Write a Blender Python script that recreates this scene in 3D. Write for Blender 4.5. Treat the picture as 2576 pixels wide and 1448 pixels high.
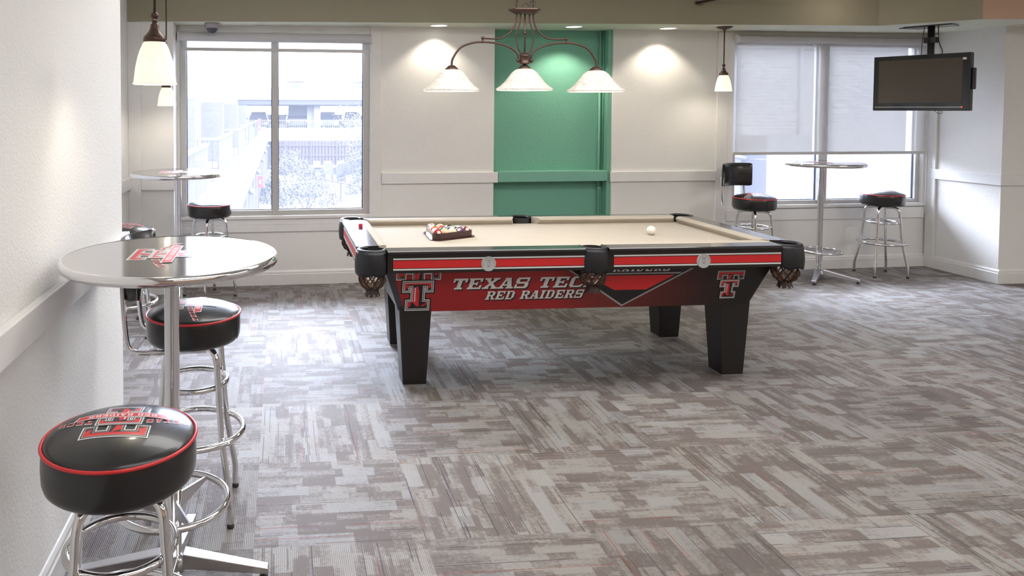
import bpy, bmesh, math, random
from mathutils import Vector, Matrix
random.seed(7)
PI = math.pi
S = bpy.context.scene
for o in list(bpy.data.objects): bpy.data.objects.remove(o)
C = S.collection

# ------------------------------------------------------------------ camera, exposure, world
cam_d = bpy.data.cameras.new('camera'); cam = bpy.data.objects.new('camera', cam_d); C.objects.link(cam)
YAW, PITCH, ROLL = 0.0912, 0.0354, 0.0027
def cam_rows():
    cy, sy, cp, sp, cr, sr = math.cos(YAW), math.sin(YAW), math.cos(PITCH), math.sin(PITCH), math.cos(ROLL), math.sin(ROLL)
    Ry = Matrix(((cy, -sy, 0), (sy, cy, 0), (0, 0, 1)))
    W = Matrix(((1, 0, 0), (0, 0, 1), (0, 1, 0))) @ Ry
    P = Matrix(((1, 0, 0), (0, cp, sp), (0, -sp, cp)))
    Q = Matrix(((cr, sr, 0), (-sr, cr, 0), (0, 0, 1)))
    return Q @ P @ W
_R = cam_rows()
cam.matrix_world = Matrix(((_R[0][0], _R[1][0], -_R[2][0], 0), (_R[0][1], _R[1][1], -_R[2][1], 0),
                           (_R[0][2], _R[1][2], -_R[2][2], 1.5384), (0, 0, 0, 1)))
cam_d.sensor_width = 36.0
cam_d.lens = 1827.2 / 2576 * 36.0
cam_d.shift_x = (1288 - 873.3) / 2576
cam_d.shift_y = -(724 - 341.2) / 2576
cam_d.clip_start = 0.02; cam_d.clip_end = 500
S.camera = cam
S.view_settings.view_transform = 'Standard'
S.view_settings.look = 'None'
S.view_settings.exposure = 0.18
S.view_settings.gamma = 1.0
S.view_settings.use_curve_mapping = False

world = bpy.data.worlds.new('world'); S.world = world; world.use_nodes = True
bg = world.node_tree.nodes['Background']
bg.inputs[0].default_value = (0.72, 0.80, 1.0, 1)
_wt = world.node_tree; _tc = _wt.nodes.new('ShaderNodeTexCoord'); _sx = _wt.nodes.new('ShaderNodeSeparateXYZ'); _mr = _wt.nodes.new('ShaderNodeMapRange')
_wt.links.new(_tc.outputs['Generated'], _sx.inputs[0]); _wt.links.new(_sx.outputs[2], _mr.inputs[0])      # overcast sky, brighter overhead
_mr.inputs[1].default_value = 0.08; _mr.inputs[2].default_value = 0.65; _mr.inputs[3].default_value = 14.0; _mr.inputs[4].default_value = 58.0
_wt.links.new(_mr.outputs[0], bg.inputs[1])

def area(name, loc, rot, sx, sy, power, color, spread=180):
    d = bpy.data.lights.new(name, 'AREA'); d.shape = 'RECTANGLE'; d.size = sx; d.size_y = sy
    d.energy = power; d.color = color; d.spread = math.radians(spread)
    o = bpy.data.objects.new(name, d); C.objects.link(o); o.location = loc; o.rotation_euler = rot
    return o
WARM = (1.0, 0.90, 0.76)
# fill lights added below the ceiling to brighten the room; no fixtures seen there
area('ceiling_fill_light', (1.6, 0.6, 2.72), (0, 0, 0), 3.6, 1.0, 36, (1, 0.985, 0.97))
area('ceiling_fill_light', (1.6, 3.4, 2.72), (0, 0, 0), 3.6, 0.8, 60, (1, 0.985, 0.97))
area('ceiling_fill_light', (6.4, 1.0, 2.72), (0, 0, 0), 1.6, 3.0, 100, (1, 0.985, 0.97))
area('ceiling_fill_light', (3.0, -2.2, 2.72), (0, 0, 0), 5.0, 1.0, 56, (1, 0.985, 0.97))

# ------------------------------------------------------------------ material helpers
class NT:
    def __init__(s, name):
        s.m = bpy.data.materials.new(name); s.m.use_nodes = True; s.t = s.m.node_tree; s.n = s.t.nodes; s.l = s.t.links
        s.b = s.n['Principled BSDF']; s.out = s.n['Material Output']
    def new(s, typ, **kw):
        x = s.n.new(typ)
        for k, v in kw.items(): setattr(x, k, v)
        return x
    def put(s, sock, v):
        if isinstance(v, bpy.types.NodeSocket): s.l.new(v, sock)
        elif isinstance(v, (tuple, list)) and len(v) == 3 and sock.type == 'RGBA': sock.default_value = (*v, 1)
        else: sock.default_value = v
    def math(s, op, a, b=0.0, c=0.0):
        x = s.new('ShaderNodeMath', operation=op); s.put(x.inputs[0], a); s.put(x.inputs[1], b)
        if len(x.inputs) > 2: s.put(x.inputs[2], c)
        return x.outputs[0]
    def comb(s, x, y, z=0.0):
        c = s.new('ShaderNodeCombineXYZ'); s.put(c.inputs[0], x); s.put(c.inputs[1], y); s.put(c.inputs[2], z); return c.outputs[0]
    def mix(s, f, a, b, mode='MIX'):
        x = s.new('ShaderNodeMix', data_type='RGBA', blend_type=mode); s.put(x.inputs['Factor'], f)
        s.put(x.inputs[6], a); s.put(x.inputs[7], b); return x.outputs[2]
    def mixf(s, f, a, b):
        x = s.new('ShaderNodeMix', data_type='FLOAT'); s.put(x.inputs['Factor'], f); s.put(x.inputs[2], a); s.put(x.inputs[3], b); return x.outputs[0]
    def white(s, v):
        x = s.new('ShaderNodeTexWhiteNoise', noise_dimensions='3D'); s.put(x.inputs['Vector'], v); return x.outputs['Value']
    def noise(s, v, scale, detail=2.0, rough=0.5, dist=0.0):
        x = s.new('ShaderNodeTexNoise'); 
        if v is not None: s.put(x.inputs['Vector'], v)
        x.inputs['Scale'].default_value = scale; x.inputs['Detail'].default_value = detail
        x.inputs['Roughness'].default_value = rough; x.inputs['Distortion'].default_value = dist; return x.outputs['Fac']
    def coord(s, k='Object'): return s.new('ShaderNodeTexCoord').outputs[k]
    def geo(s): return s.new('ShaderNodeNewGeometry').outputs['Position']
    def bump(s, h, strength, dist=0.002):
        x = s.new('ShaderNodeBump'); x.inputs['Strength'].default_value = strength; x.inputs['Distance'].default_value = dist
        s.put(x.inputs['Height'], h); s.l.new(x.outputs[0], s.b.inputs['Normal']); return x
    def ramp(s, f, pts):
        x = s.new('ShaderNodeValToRGB'); s.put(x.inputs[0], f); e = x.color_ramp.elements
        while len(e) < len(pts): e.new(0.5)
        for i, (p, c) in enumerate(pts): e[i].position = p; e[i].color = (*c, 1)
        return x.outputs[0]

def mat(name, col, rough=0.5, metal=0.0, spec=0.5, emit=None, es=0.0, coat=0.0, bump=None, vary=None):
    t = NT(name); b = t.b
    b.inputs['Base Color'].default_value = (*col, 1); b.inputs['Roughness'].default_value = rough
    b.inputs['Metallic'].default_value = metal; b.inputs['Specular IOR Level'].default_value = spec
    b.inputs['Coat Weight'].default_value = coat; b.inputs['Coat Roughness'].default_value = 0.06
    if emit: b.inputs['Emission Color'].default_value = (*emit, 1); b.inputs['Emission Strength'].default_value = es
    g = t.geo()
    if vary is None: vary = 0.06
    n = t.noise(g, 9.0, 3.0)
    c2 = tuple(max(0, x * (1 - vary)) for x in col); c1 = tuple(min(1, x * (1 + vary)) for x in col)
    if metal < 0.5: t.l.new(t.mix(n, c2, c1), b.inputs['Base Color'])
    if bump:
        sc, st, dist = bump
        t.bump(t.noise(t.coord(), sc, 3.0, 0.55), st, dist)
    return t.m

def stucco(name, col, scale=70, strength=0.55, dist=0.003):
    t = NT(name); g = t.geo(); b = t.b; b.inputs['Roughness'].default_value = 0.75; b.inputs['Specular IOR Level'].default_value = 0.25
    n1 = t.noise(g, scale, 2.0, 0.5, 0.4); n2 = t.noise(g, scale * 0.35, 2.0)
    h = t.math('ADD', t.math('SMOOTH_MIN', n1, 0.62, 0.15), t.math('MULTIPLY', n2, 0.5))
    t.bump(h, strength, dist)
    big = t.noise(g, 1.3, 3.0)
    t.l.new(t.mix(big, tuple(x * 0.95 for x in col), tuple(min(1, x * 1.04) for x in col)), b.inputs['Base Color'])
    return t.m

M = {}
M['wall'] = stucco('white_wall_paint', (0.78, 0.765, 0.725))
M['wall_near'] = stucco('white_wall_paint_coarse', (0.78, 0.77, 0.74), 85, 0.8, 0.003)
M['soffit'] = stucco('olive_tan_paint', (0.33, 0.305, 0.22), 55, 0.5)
M['peach'] = stucco('peach_stucco', (0.62, 0.42, 0.30), 55, 0.5)  # orange-pink light on the right soffit section is put into this colour
M['green'] = stucco('green_wall_paint', (0.17, 0.40, 0.29), 60, 0.85, 0.004)
M['green_trim'] = mat('green_trim_paint', (0.18, 0.41, 0.30), 0.4)
M['trim'] = mat('white_trim_paint', (0.76, 0.75, 0.72), 0.38)
M['soffit_under'] = mat('pale_green_white_paint', (0.70, 0.72, 0.60), 0.7)
M['frame'] = mat('grey_aluminium_frame', (0.52, 0.51, 0.49), 0.35, 0.2)
M['gasket'] = mat('dark_window_gasket', (0.06, 0.07, 0.12), 0.5)
M['chrome'] = mat('chrome', (0.80, 0.80, 0.82), 0.07, 1.0)
M['chrome_dull'] = mat('satin_chrome', (0.62, 0.62, 0.64), 0.28, 1.0)
M['vinyl'] = mat('black_vinyl', (0.012, 0.012, 0.013), 0.30, 0.0, 0.5, coat=0.25, bump=(260, 0.12, 0.0006))
M['piping'] = mat('red_vinyl_piping', (0.62, 0.025, 0.03), 0.3)
M['ink_red'] = mat('red_print', (0.62, 0.022, 0.025), 0.35)
M['ink_white'] = mat('white_print', (0.72, 0.72, 0.70), 0.35)
M['ink_grey'] = mat('grey_print', (0.33, 0.32, 0.33), 0.35)
M['ink_black'] = mat('black_print', (0.012, 0.010, 0.012), 0.35)
M['bronze'] = mat('brown_bronze', (0.085, 0.048, 0.036), 0.36, 0.5)
M['black_gloss'] = mat('gloss_black', (0.010, 0.010, 0.012), 0.12, coat=0.5)
M['black_wood'] = mat('black_laminate', (0.014, 0.012, 0.012), 0.33)
M['rail_top'] = mat('speckled_black_laminate', (0.03, 0.028, 0.03), 0.16, coat=0.3)
M['cloth'] = mat('tan_felt', (0.47, 0.42, 0.345), 0.9, 0, 0.15, bump=(900, 0.15, 0.0005), vary=0.03)
M['leather'] = mat('black_leather', (0.009, 0.009, 0.012), 0.38, bump=(420, 0.8, 0.0012))
M['net'] = mat('dark_brown_leather', (0.035, 0.02, 0.016), 0.5)
M['net_inner'] = mat('tan_brown_leather', (0.25, 0.11, 0.05), 0.6)
M['rack'] = mat('dark_red_plastic', (0.04, 0.008, 0.008), 0.2, coat=0.3)
M['cue'] = mat('ivory_resin', (0.80, 0.77, 0.66), 0.08, coat=0.5)
M['rubber'] = mat('black_rubber', (0.02, 0.02, 0.02), 0.7)
M['bulb'] = mat('lit_bulb', (1, 1, 1), 0.5, emit=(1.0, 0.93, 0.80), es=12.0)
M['dome'] = mat('smoked_dome_glass', (0.05, 0.05, 0.07), 0.05, coat=0.6)
M['cam_body'] = mat('grey_camera_housing', (0.30, 0.28, 0.29), 0.4)
M['led'] = mat('red_led', (1, 0, 0), 0.5, emit=(1, 0.05, 0.03), es=4.0)
M['cable'] = mat('black_cable', (0.015, 0.015, 0.015), 0.5)

def shade_glass(name, tint, k, es, vein=1.0):
    t = NT(name); b = t.b                                            # milky glass: part reflecting, part letting the bulb's light through
    n = t.noise(t.coord(), 5.5, 5.0, 0.6, 1.8)
    c = t.ramp(n, [(0.40, (1.0, 0.98, 0.92)), (0.48, (0.93, 0.88, 0.82)), (0.5, (0.74, 0.64, 0.60)), (0.52, (0.93, 0.88, 0.82)), (0.60, (1.0, 0.98, 0.92))])
    c = t.mix(1.0, t.mix(vein, (1.0, 0.99, 0.96), c), tint, 'MULTIPLY')
    t.l.new(t.mix(1.0, c, (0.72, 0.72, 0.72), 'MULTIPLY'), b.inputs['Base Color']); b.inputs['Roughness'].default_value = 0.25
    t.l.new(c, b.inputs['Emission Color']); b.inputs['Emission Strength'].default_value = es
    tl = t.new('ShaderNodeBsdfTranslucent'); t.l.new(c, tl.inputs[0]); mx = t.new('ShaderNodeMixShader'); mx.inputs[0].default_value = k
    t.l.new(b.outputs[0], mx.inputs[1]); t.l.new(tl.outputs[0], mx.inputs[2]); t.l.new(mx.outputs[0], t.out.inputs[0]); return t.m
M['shade'] = shade_glass('lit_alabaster_glass', (1.0, 0.98, 0.92), 0.10, 0.16)
M['shade_bell'] = shade_glass('lit_frosted_glass', (1.0, 1.0, 0.90), 0.12, 0.42, 0.0)

def brushed():
    t = NT('brushed_steel_top'); b = t.b
    b.inputs['Metallic'].default_value = 1.0
    v = t.coord(); mp = t.new('ShaderNodeMapping'); t.put(mp.inputs['Vector'], v); mp.inputs['Scale'].default_value = (6, 400, 1)
    n = t.noise(mp.outputs[0], 3.0, 4.0, 0.6)
    t.l.new(t.mix(n, (0.50, 0.485, 0.47), (0.70, 0.68, 0.66)), b.inputs['Base Color'])
    b.inputs['Roughness'].default_value = 0.13; b.inputs['Anisotropic'].default_value = 0.85
    vt = t.comb(0.0, 1.0, 0.0)
    t.l.new(vt, b.inputs['Tangent'])
    return t.m
M['brushed'] = brushed()

def carpet():
    t = NT('patterned_carpet_tile'); b = t.b; b.inputs['Roughness'].default_value = 0.62; b.inputs['Specular IOR Level'].default_value = 0.30
    sp = t.new('ShaderNodeSeparateXYZ'); t.put(sp.inputs[0], t.geo())
    ux = t.math('DIVIDE', t.math('ADD', sp.outputs[0], 0.0947), 0.61)
    uy = t.math('DIVIDE', t.math('SUBTRACT', 6.175, sp.outputs[1]), 0.61)
    cx = t.math('FLOOR', ux); cy = t.math('FLOOR', uy)
    fx = t.math('FRACT', ux); fy = t.math('FRACT', uy)
    par = t.math('FLOORED_MODULO', t.math('ADD', cx, cy), 2.0)      # 1: ribs along X
    p = t.mixf(par, fy, fx); q = t.mixf(par, fx, fy)                # p along ribs, q across
    cid = t.math('ADD', t.math('MULTIPLY', cx, 7.13), t.math('MULTIPLY', cy, 3.71))
    # blocks of lighter / darker yarn
    def blocks(nq, np_, seed):
        qi = t.math('FLOOR', t.math('MULTIPLY', q, nq))
        r = t.white(t.comb(qi, cid, seed))
        pi_ = t.math('FLOOR', t.math('ADD', t.math('MULTIPLY', p, np_), t.math('MULTIPLY', r, 9.0)))
        return t.white(t.comb(pi_, qi, t.math('ADD', cid, seed)))
    b1 = blocks(9.0, 4.5, 1.3); b2 = blocks(16.0, 6.0, 5.1); b3 = blocks(34.0, 2.0, 9.4)
    v = t.math('ADD', t.math('MULTIPLY', b1, 0.44), t.math('ADD', t.math('MULTIPLY', b2, 0.36), t.math('MULTIPLY', b3, 0.20)))
    v = t.math('ADD', v, t.math('MULTIPLY', t.math('SUBTRACT', t.noise(t.geo(), 60.0, 4.0, 0.65), 0.5), 0.75))
    loop = t.new('ShaderNodeMapRange', interpolation_type='SMOOTHSTEP'); t.put(loop.inputs[0], v); loop.inputs[1].default_value = 0.72; loop.inputs[2].default_value = 0.26
    loop = loop.outputs[0]
    col = t.mix(loop, (0.300, 0.286, 0.272), (0.192, 0.163, 0.150))
    col = t.mix(t.math('MULTIPLY', t.math('GREATER_THAN', b1, 0.86), 0.25), col, (0.33, 0.345, 0.375))
    tile_v = t.white(t.comb(cx, cy, 2.2))
    col = t.mix(1.0, col, t.ramp(tile_v, [(0.0, (0.80, 0.78, 0.76)), (1.0, (1.1, 1.08, 1.05))]), 'MULTIPLY')
    # thin coloured lines along the ribs
    li = t.math('FLOOR', t.math('MULTIPLY', q, 190.0)); lr = t.white(t.comb(li, cid, 11.7))
    lp = t.white(t.comb(t.math('FLOOR', t.math('ADD', t.math('MULTIPLY', p, 5.0), t.math('MULTIPLY', lr, 37.0))), li, cid))
    isl = t.math('MULTIPLY', t.math('GREATER_THAN', lr, 0.945), t.math('GREATER_THAN', lp, 0.35))
    lc = t.ramp(t.white(t.comb(li, cid, 23.1)), [(0.0, (0.035, 0.03, 0.035)), (0.45, (0.06, 0.055, 0.09)), (0.62, (0.10, 0.05, 0.045)), (0.80, (0.30, 0.06, 0.045)), (0.92, (0.34, 0.13, 0.06))])
    lc.node.color_ramp.interpolation = 'CONSTANT'
    col = t.mix(t.math('MULTIPLY', isl, 0.75), col, lc)
    # ribs and loop grain
    rib = t.math('ADD', t.math('MULTIPLY', t.math('SINE', t.math('MULTIPLY', q, 2 * PI * 90)), 0.5), 0.5)
    grain = t.noise(t.geo(), 420.0, 2.0, 0.6)
    k = t.math('ADD', 0.56, t.math('ADD', t.math('MULTIPLY', rib, t.math('SUBTRACT', 0.50, t.math('MULTIPLY', loop, 0.36))), t.math('MULTIPLY', grain, 0.46)))
    kk = t.comb(k, k, k)
    col = t.mix(1.0, col, kk, 'MULTIPLY')
    t.l.new(col, b.inputs['Base Color'])
    t.bump(t.math('ADD', rib, grain), 0.5, 0.002)
    return t.m
M['carpet'] = carpet()

def glass_pane(name, veil, tint):
    t = NT(name); t.n.remove(t.b)
    tr = t.new('ShaderNodeBsdfTransparent'); tr.inputs[0].default_value = (*tint, 1)
    tl = t.new('ShaderNodeBsdfTranslucent'); tl.inputs[0].default_value = (0.85, 0.88, 1.0, 1)
    gl = t.new('ShaderNodeBsdfGlossy'); gl.inputs['Roughness'].default_value = 0.02
    mx = t.new('ShaderNodeMixShader'); t.put(mx.inputs[0], veil); t.l.new(tr.outputs[0], mx.inputs[1]); t.l.new(tl.outputs[0], mx.inputs[2])
    fr = t.new('ShaderNodeFresnel'); fr.inputs[0].default_value = 1.3
    m2 = t.new('ShaderNodeMixShader'); t.l.new(fr.outputs[0], m2.inputs[0]); t.l.new(mx.outputs[0], m2.inputs[1]); t.l.new(gl.outputs[0], m2.inputs[2])
    t.l.new(m2.outputs[0], t.out.inputs[0]); return t.m
M['glass'] = glass_pane('hazed_window_glass', 0.024, (1, 1, 1))  # translucent share puts a bright haze over the outside view into the glass
def screen_fabric():
    t = NT('white_solar_screen'); t.n.remove(t.b)
    tr = t.new('ShaderNodeBsdfTransparent'); tl = t.new('ShaderNodeBsdfTranslucent'); df = t.new('ShaderNodeBsdfDiffuse')
    tl.inputs[0].default_value = (0.040, 0.037, 0.033, 1); df.inputs[0].default_value = (0.45, 0.45, 0.45, 1)
    a = t.new('ShaderNodeAddShader'); t.l.new(tl.outputs[0], a.inputs[0]); t.l.new(df.outputs[0], a.inputs[1])
    mx = t.new('ShaderNodeMixShader'); mx.inputs[0].default_value = 0.83
    t.l.new(tr.outputs[0], mx.inputs[1]); t.l.new(a.outputs[0], mx.inputs[2]); t.l.new(mx.outputs[0], t.out.inputs[0]); return t.m
M['screen'] = screen_fabric()
def apron_mat():
    t = NT('red_to_black_print'); sp = t.new('ShaderNodeSeparateXYZ'); t.put(sp.inputs[0], t.coord())
    c = t.ramp(t.math('DIVIDE', t.math('SUBTRACT', sp.outputs[0], 0.0), 3.0), [(0.0, (0.36, 0.014, 0.018)), (0.50, (0.34, 0.013, 0.016)), (0.60, (0.17, 0.018, 0.015)), (0.80, (0.03, 0.011, 0.010)), (0.86, (0.014, 0.012, 0.012))])
    t.l.new(c, t.b.inputs['Base Color']); t.b.inputs['Roughness'].default_value = 0.35
    t.bump(t.noise(t.geo(), 300, 2), 0.05, 0.0005); return t.m
M['apron'] = apron_mat()
def brick_mat(name, c1, c2, cm, scale):
    t = NT(name); br = t.new('ShaderNodeTexBrick'); mp = t.new('ShaderNodeMapping'); t.put(mp.inputs['Vector'], t.geo())
    mp.inputs['Rotation'].default_value = (PI / 2, 0, 0)
    sp = t.new('ShaderNodeSeparateXYZ'); t.put(sp.inputs[0], t.geo())
    v = t.comb(t.math('ADD', sp.outputs[0], sp.outputs[1]), sp.outputs[2], 0.0); t.l.new(v, br.inputs['Vector'])
    br.inputs['Color1'].default_value = (*c1, 1); br.inputs['Color2'].default_value = (*c2, 1); br.inputs['Mortar'].default_value = (*cm, 1)
    br.inputs['Scale'].default_value = scale; t.l.new(br.outputs[0], t.b.inputs['Base Color']); t.b.inputs['Roughness'].default_value = 0.9
    return t.m
M['brick'] = brick_mat('pale_brick', (0.020, 0.017, 0.016), (0.032, 0.028, 0.027), (0.047, 0.045, 0.044), 4.5)
M['ext_white'] = mat('exterior_white_paint', (0.0668, 0.0668, 0.0650), 0.8)
M['ext_cream'] = mat('exterior_cream_paint', (0.0374, 0.0355, 0.0321), 0.8)
M['ext_grey'] = mat('grey_metal_panel', (0.0076, 0.0076, 0.0090), 0.6)
M['ext_dark'] = mat('dark_exterior_metal', (0.0027, 0.0029, 0.0040), 0.5)
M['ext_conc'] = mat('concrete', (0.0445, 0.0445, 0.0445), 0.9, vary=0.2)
M['ext_shadow'] = mat('shaded_concrete', (0.0063, 0.0067, 0.0090), 0.9)  # concrete darkened: shade in the garage decks is put into the colour
M['fence'] = mat('brown_fence_boards', (0.0108, 0.0059, 0.0054), 0.85, vary=0.25)
M['leaf'] = mat('green_grey_leaves', (0.0076, 0.0115, 0.0090), 0.7, vary=0.3)
M['leaf_pale'] = mat('silver_grey_leaves', (0.0151, 0.0169, 0.0169), 0.7, vary=0.3)
M['bark'] = mat('bark', (0.0054, 0.0040, 0.0032), 0.9)
M['rock'] = mat('pale_boulder', (0.0374, 0.0365, 0.0347), 0.9, vary=0.2)
M['car_glass'] = mat('car_window_glass', (0.02, 0.025, 0.03), 0.1)
M['red_sign'] = mat('red_enamel', (0.0688, 0.0025, 0.0063), 0.4)
M['seal'] = mat('pale_grey_enamel', (0.55, 0.55, 0.54), 0.3)
M['ext_brick'] = brick_mat('whitened_brick', (0.026, 0.023, 0.021), (0.042, 0.039, 0.037), (0.062, 0.06, 0.058), 3.0)
M['ext_pane'] = mat('pale_blue_window_pane', (0.0177, 0.0205, 0.0285), 0.2)
M['blind_tube'] = mat('grey_white_vinyl', (0.55, 0.545, 0.55), 0.4)
M['downlight_lens'] = mat('lit_downlight_lens', (1, 1, 1), 0.5, emit=(1.0, 0.97, 0.85), es=1.6)
M['tv_screen'] = mat('dark_glass_screen', (0.062, 0.042, 0.025), 0.26, spec=0.7)

# ------------------------------------------------------------------ geometry helpers
class MB:
    def __init__(s): s.v = []; s.f = []; s.mi = []; s.sm = []
    def add(s, vs, fs, mi=0, smooth=False, X=None):
        o = len(s.v)
        for p in vs:
            p = Vector(p); s.v.append(tuple(X @ p) if X is not None else tuple(p))
        for f in fs: s.f.append([i + o for i in f]); s.mi.append(mi); s.sm.append(smooth)
        return s
    def box(s, x0, y0, z0, x1, y1, z1, mi=0, X=None):
        vs = [(x, y, z) for z in (z0, z1) for y in (y0, y1) for x in (x0, x1)]
        return s.add(vs, [(0, 2, 3, 1), (4, 5, 7, 6), (0, 1, 5, 4), (2, 6, 7, 3), (0, 4, 6, 2), (1, 3, 7, 5)], mi, X=X)
    def prism(s, pts, z0, z1, mi=0, X=None, top=None, mi_top=None, mi_bot=None):
        n = len(pts); tp = top or pts
        vs = [(p[0], p[1], z0) for p in pts] + [(p[0], p[1], z1) for p in tp]
        s.add(vs, [(i, (i + 1) % n, n + (i + 1) % n, n + i) for i in range(n)], mi, X=X)
        s.add(vs, [list(range(n))[::-1]], mi if mi_bot is None else mi_bot, X=X)
        return s.add(vs, [list(range(n, 2 * n))], mi if mi_top is None else mi_top, X=X)
    def profile_x(s, prof, x0, x1, mi=0, X=None, mis=None):          # prof: (y, z) closed, swept along x
        n = len(prof); vs = [(x0, p[0], p[1]) for p in prof] + [(x1, p[0], p[1]) for p in prof]
        for i in range(n): s.add(vs, [(i, (i + 1) % n, n + (i + 1) % n, n + i)], mis[i] if mis else mi, X=X)
        s.add(vs, [list(range(n)), list(range(n, 2 * n))[::-1]], mis[0] if mis else mi, X=X); return s
    def lathe(s, prof, seg=32, mi=0, X=None, smooth=True, a0=0.0, a1=2 * PI, mis=None):
        full = abs(a1 - a0 - 2 * PI) < 1e-6; n = seg if full else seg + 1; o = []
        vs = []
        for r, z in prof:
            for k in range(n):
                a = a0 + (a1 - a0) * k / seg; vs.append((r * math.cos(a), r * math.sin(a), z))
        for i in range(len(prof) - 1):
            fs = []
            for k in range(seg):
                k2 = (k + 1) % n if full else k + 1
                fs.append((i * n + k, i * n + k2, (i + 1) * n + k2, (i + 1) * n + k))
            s.add(vs, fs, mis[i] if mis else mi, smooth, X) if i == 0 else s._more(vs, fs, mis[i] if mis else mi, smooth, len(vs))
        return s
    def _more(s, vs, fs, mi, smooth, n):
        o = len(s.v) - n
        for f in fs: s.f.append([i + o for i in f]); s.mi.append(mi); s.sm.append(smooth)
    def tube(s, path, r, seg=10, closed=False, mi=0, X=None, cap=True, flat=1.0):
        P = [Vector(p) for p in path]; n = len(P); rr = r if isinstance(r, (list, tuple)) else [r] * n
        T = []
        for i in range(n):
            if closed: t = P[(i + 1) % n] - P[i - 1]
            else: t = P[min(i + 1, n - 1)] - P[max(i - 1, 0)]
            T.append(t.normalized())
        up = Vector((0, 0, 1)) if abs(T[0].z) < 0.9 else Vector((1, 0, 0))
        nrm = (up - T[0] * up.dot(T[0])).normalized(); vs = []
        for i in range(n):
            nrm = (nrm - T[i] * nrm.dot(T[i])).normalized(); bn = T[i].cross(nrm)
            for k in range(seg):
                a = 2 * PI * k / seg; vs.append(tuple(P[i] + nrm * (math.cos(a) * rr[i]) + bn * (math.sin(a) * rr[i] * flat)))
        fs = []
        m = n if closed else n - 1
        for i in range(m):
            j = (i + 1) % n
            for k in range(seg): fs.append((i * seg + k, i * seg + (k + 1) % seg, j * seg + (k + 1) % seg, j * seg + k))
        if not closed and cap: fs += [list(range(seg))[::-1], [(n - 1) * seg + k for k in range(seg)]]
        return s.add(vs, fs, mi, True, X)
    def torus(s, R, r, z=0.0, seg=48, ms=10, mi=0, X=None):
        return s.tube([(R * math.cos(2 * PI * k / seg), R * math.sin(2 * PI * k / seg), z) for k in range(seg)], r, ms, True, mi, X)
    def sphere(s, c, r, seg=20, rings=12, mi=0, sx=1, sy=1, sz=1):
        vs = []; c = Vector(c)
        for i in range(rings + 1):
            ph = PI * i / rings
            for k in range(seg):
                a = 2 * PI * k / seg
                vs.append(tuple(c + Vector((r * sx * math.sin(ph) * math.cos(a), r * sy * math.sin(ph) * math.sin(a), -r * sz * math.cos(ph)))))
        fs = [(i * seg + k, i * seg + (k + 1) % seg, (i + 1) * seg + (k + 1) % seg, (i + 1) * seg + k) for i in range(rings) for k in range(seg)]
        return s.add(vs, fs, mi, True)
    def flat(s, poly, fn, mi=0, sub=0.0):                            # 2-D polygon laid on a surface by fn(u, w)
        bm = bmesh.new(); vs = [bm.verts.new((p[0], p[1], 0)) for p in poly]
        f = bm.faces.new(vs); f.normal_update(); bmesh.ops.triangulate(bm, faces=[f])
        if sub:
            for _ in range(5):
                es = [e for e in bm.edges if e.calc_length() > sub]
                if not es: break
                bmesh.ops.subdivide_edges(bm, edges=es, cuts=1, use_grid_fill=False)
                bmesh.ops.triangulate(bm, faces=bm.faces[:])
        bm.verts.index_update(); sgn = 1
        vv = [fn(v.co.x, v.co.y) for v in bm.verts]; ff = [[v.index for v in q.verts] for q in bm.faces if q.calc_area() > 1e-12]
        bm.free(); return s.add(vv, ff, mi)
    def build(s, name, mats, parent=None, X=None, smooth_angle=None):
        me = bpy.data.meshes.new(name); me.from_pydata(s.v, [], s.f)
        if not isinstance(mats, (list, tuple)): mats = [mats]
        for m in mats: me.materials.append(M[m] if isinstance(m, str) else m)
        for p, mi, sm in zip(me.polygons, s.mi, s.sm): p.material_index = mi; p.use_smooth = sm
        me.validate(); me.update()
        o = bpy.data.objects.new(name, me); C.objects.link(o)
        if parent: o.parent = parent
        if X is not None: o.matrix_local = X
        return o
def bevel(o, w=0.002, seg=2):
    m = o.modifiers.new('bevel', 'BEVEL'); m.width = w; m.segments = seg; m.limit_method = 'ANGLE'; m.angle_limit = 0.6; return o
def tag(o, label=None, cat=None, group=None, kind=None):
    if label: o['label'] = label
    if cat: o['category'] = cat
    if group: o['group'] = group
    if kind: o['kind'] = kind
    return o
def empty(name, loc=(0, 0, 0), rz=0.0, label=None, cat=None, group=None, kind=None):
    o = bpy.data.objects.new(name, None); C.objects.link(o); o.location = loc; o.rotation_euler = (0, 0, rz); o.empty_display_size = 0.1
    return tag(o, label, cat, group, kind)
def copy_tree(o, parent=None):
    c = o.copy(); C.objects.link(c); c.parent = parent
    for ch in [x for x in bpy.data.objects if x.parent == o]: copy_tree(ch, c)
    return c
def Tm(x, y, z, rz=0.0): return Matrix.Translation((x, y, z)) @ Matrix.Rotation(rz, 4, 'Z')
def struct(name, mb, mats, parent=None, bev=0):
    o = mb.build(name, mats, parent)
    if not parent: o['kind'] = 'structure'
    if bev: bevel(o, bev)
    return o

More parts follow.
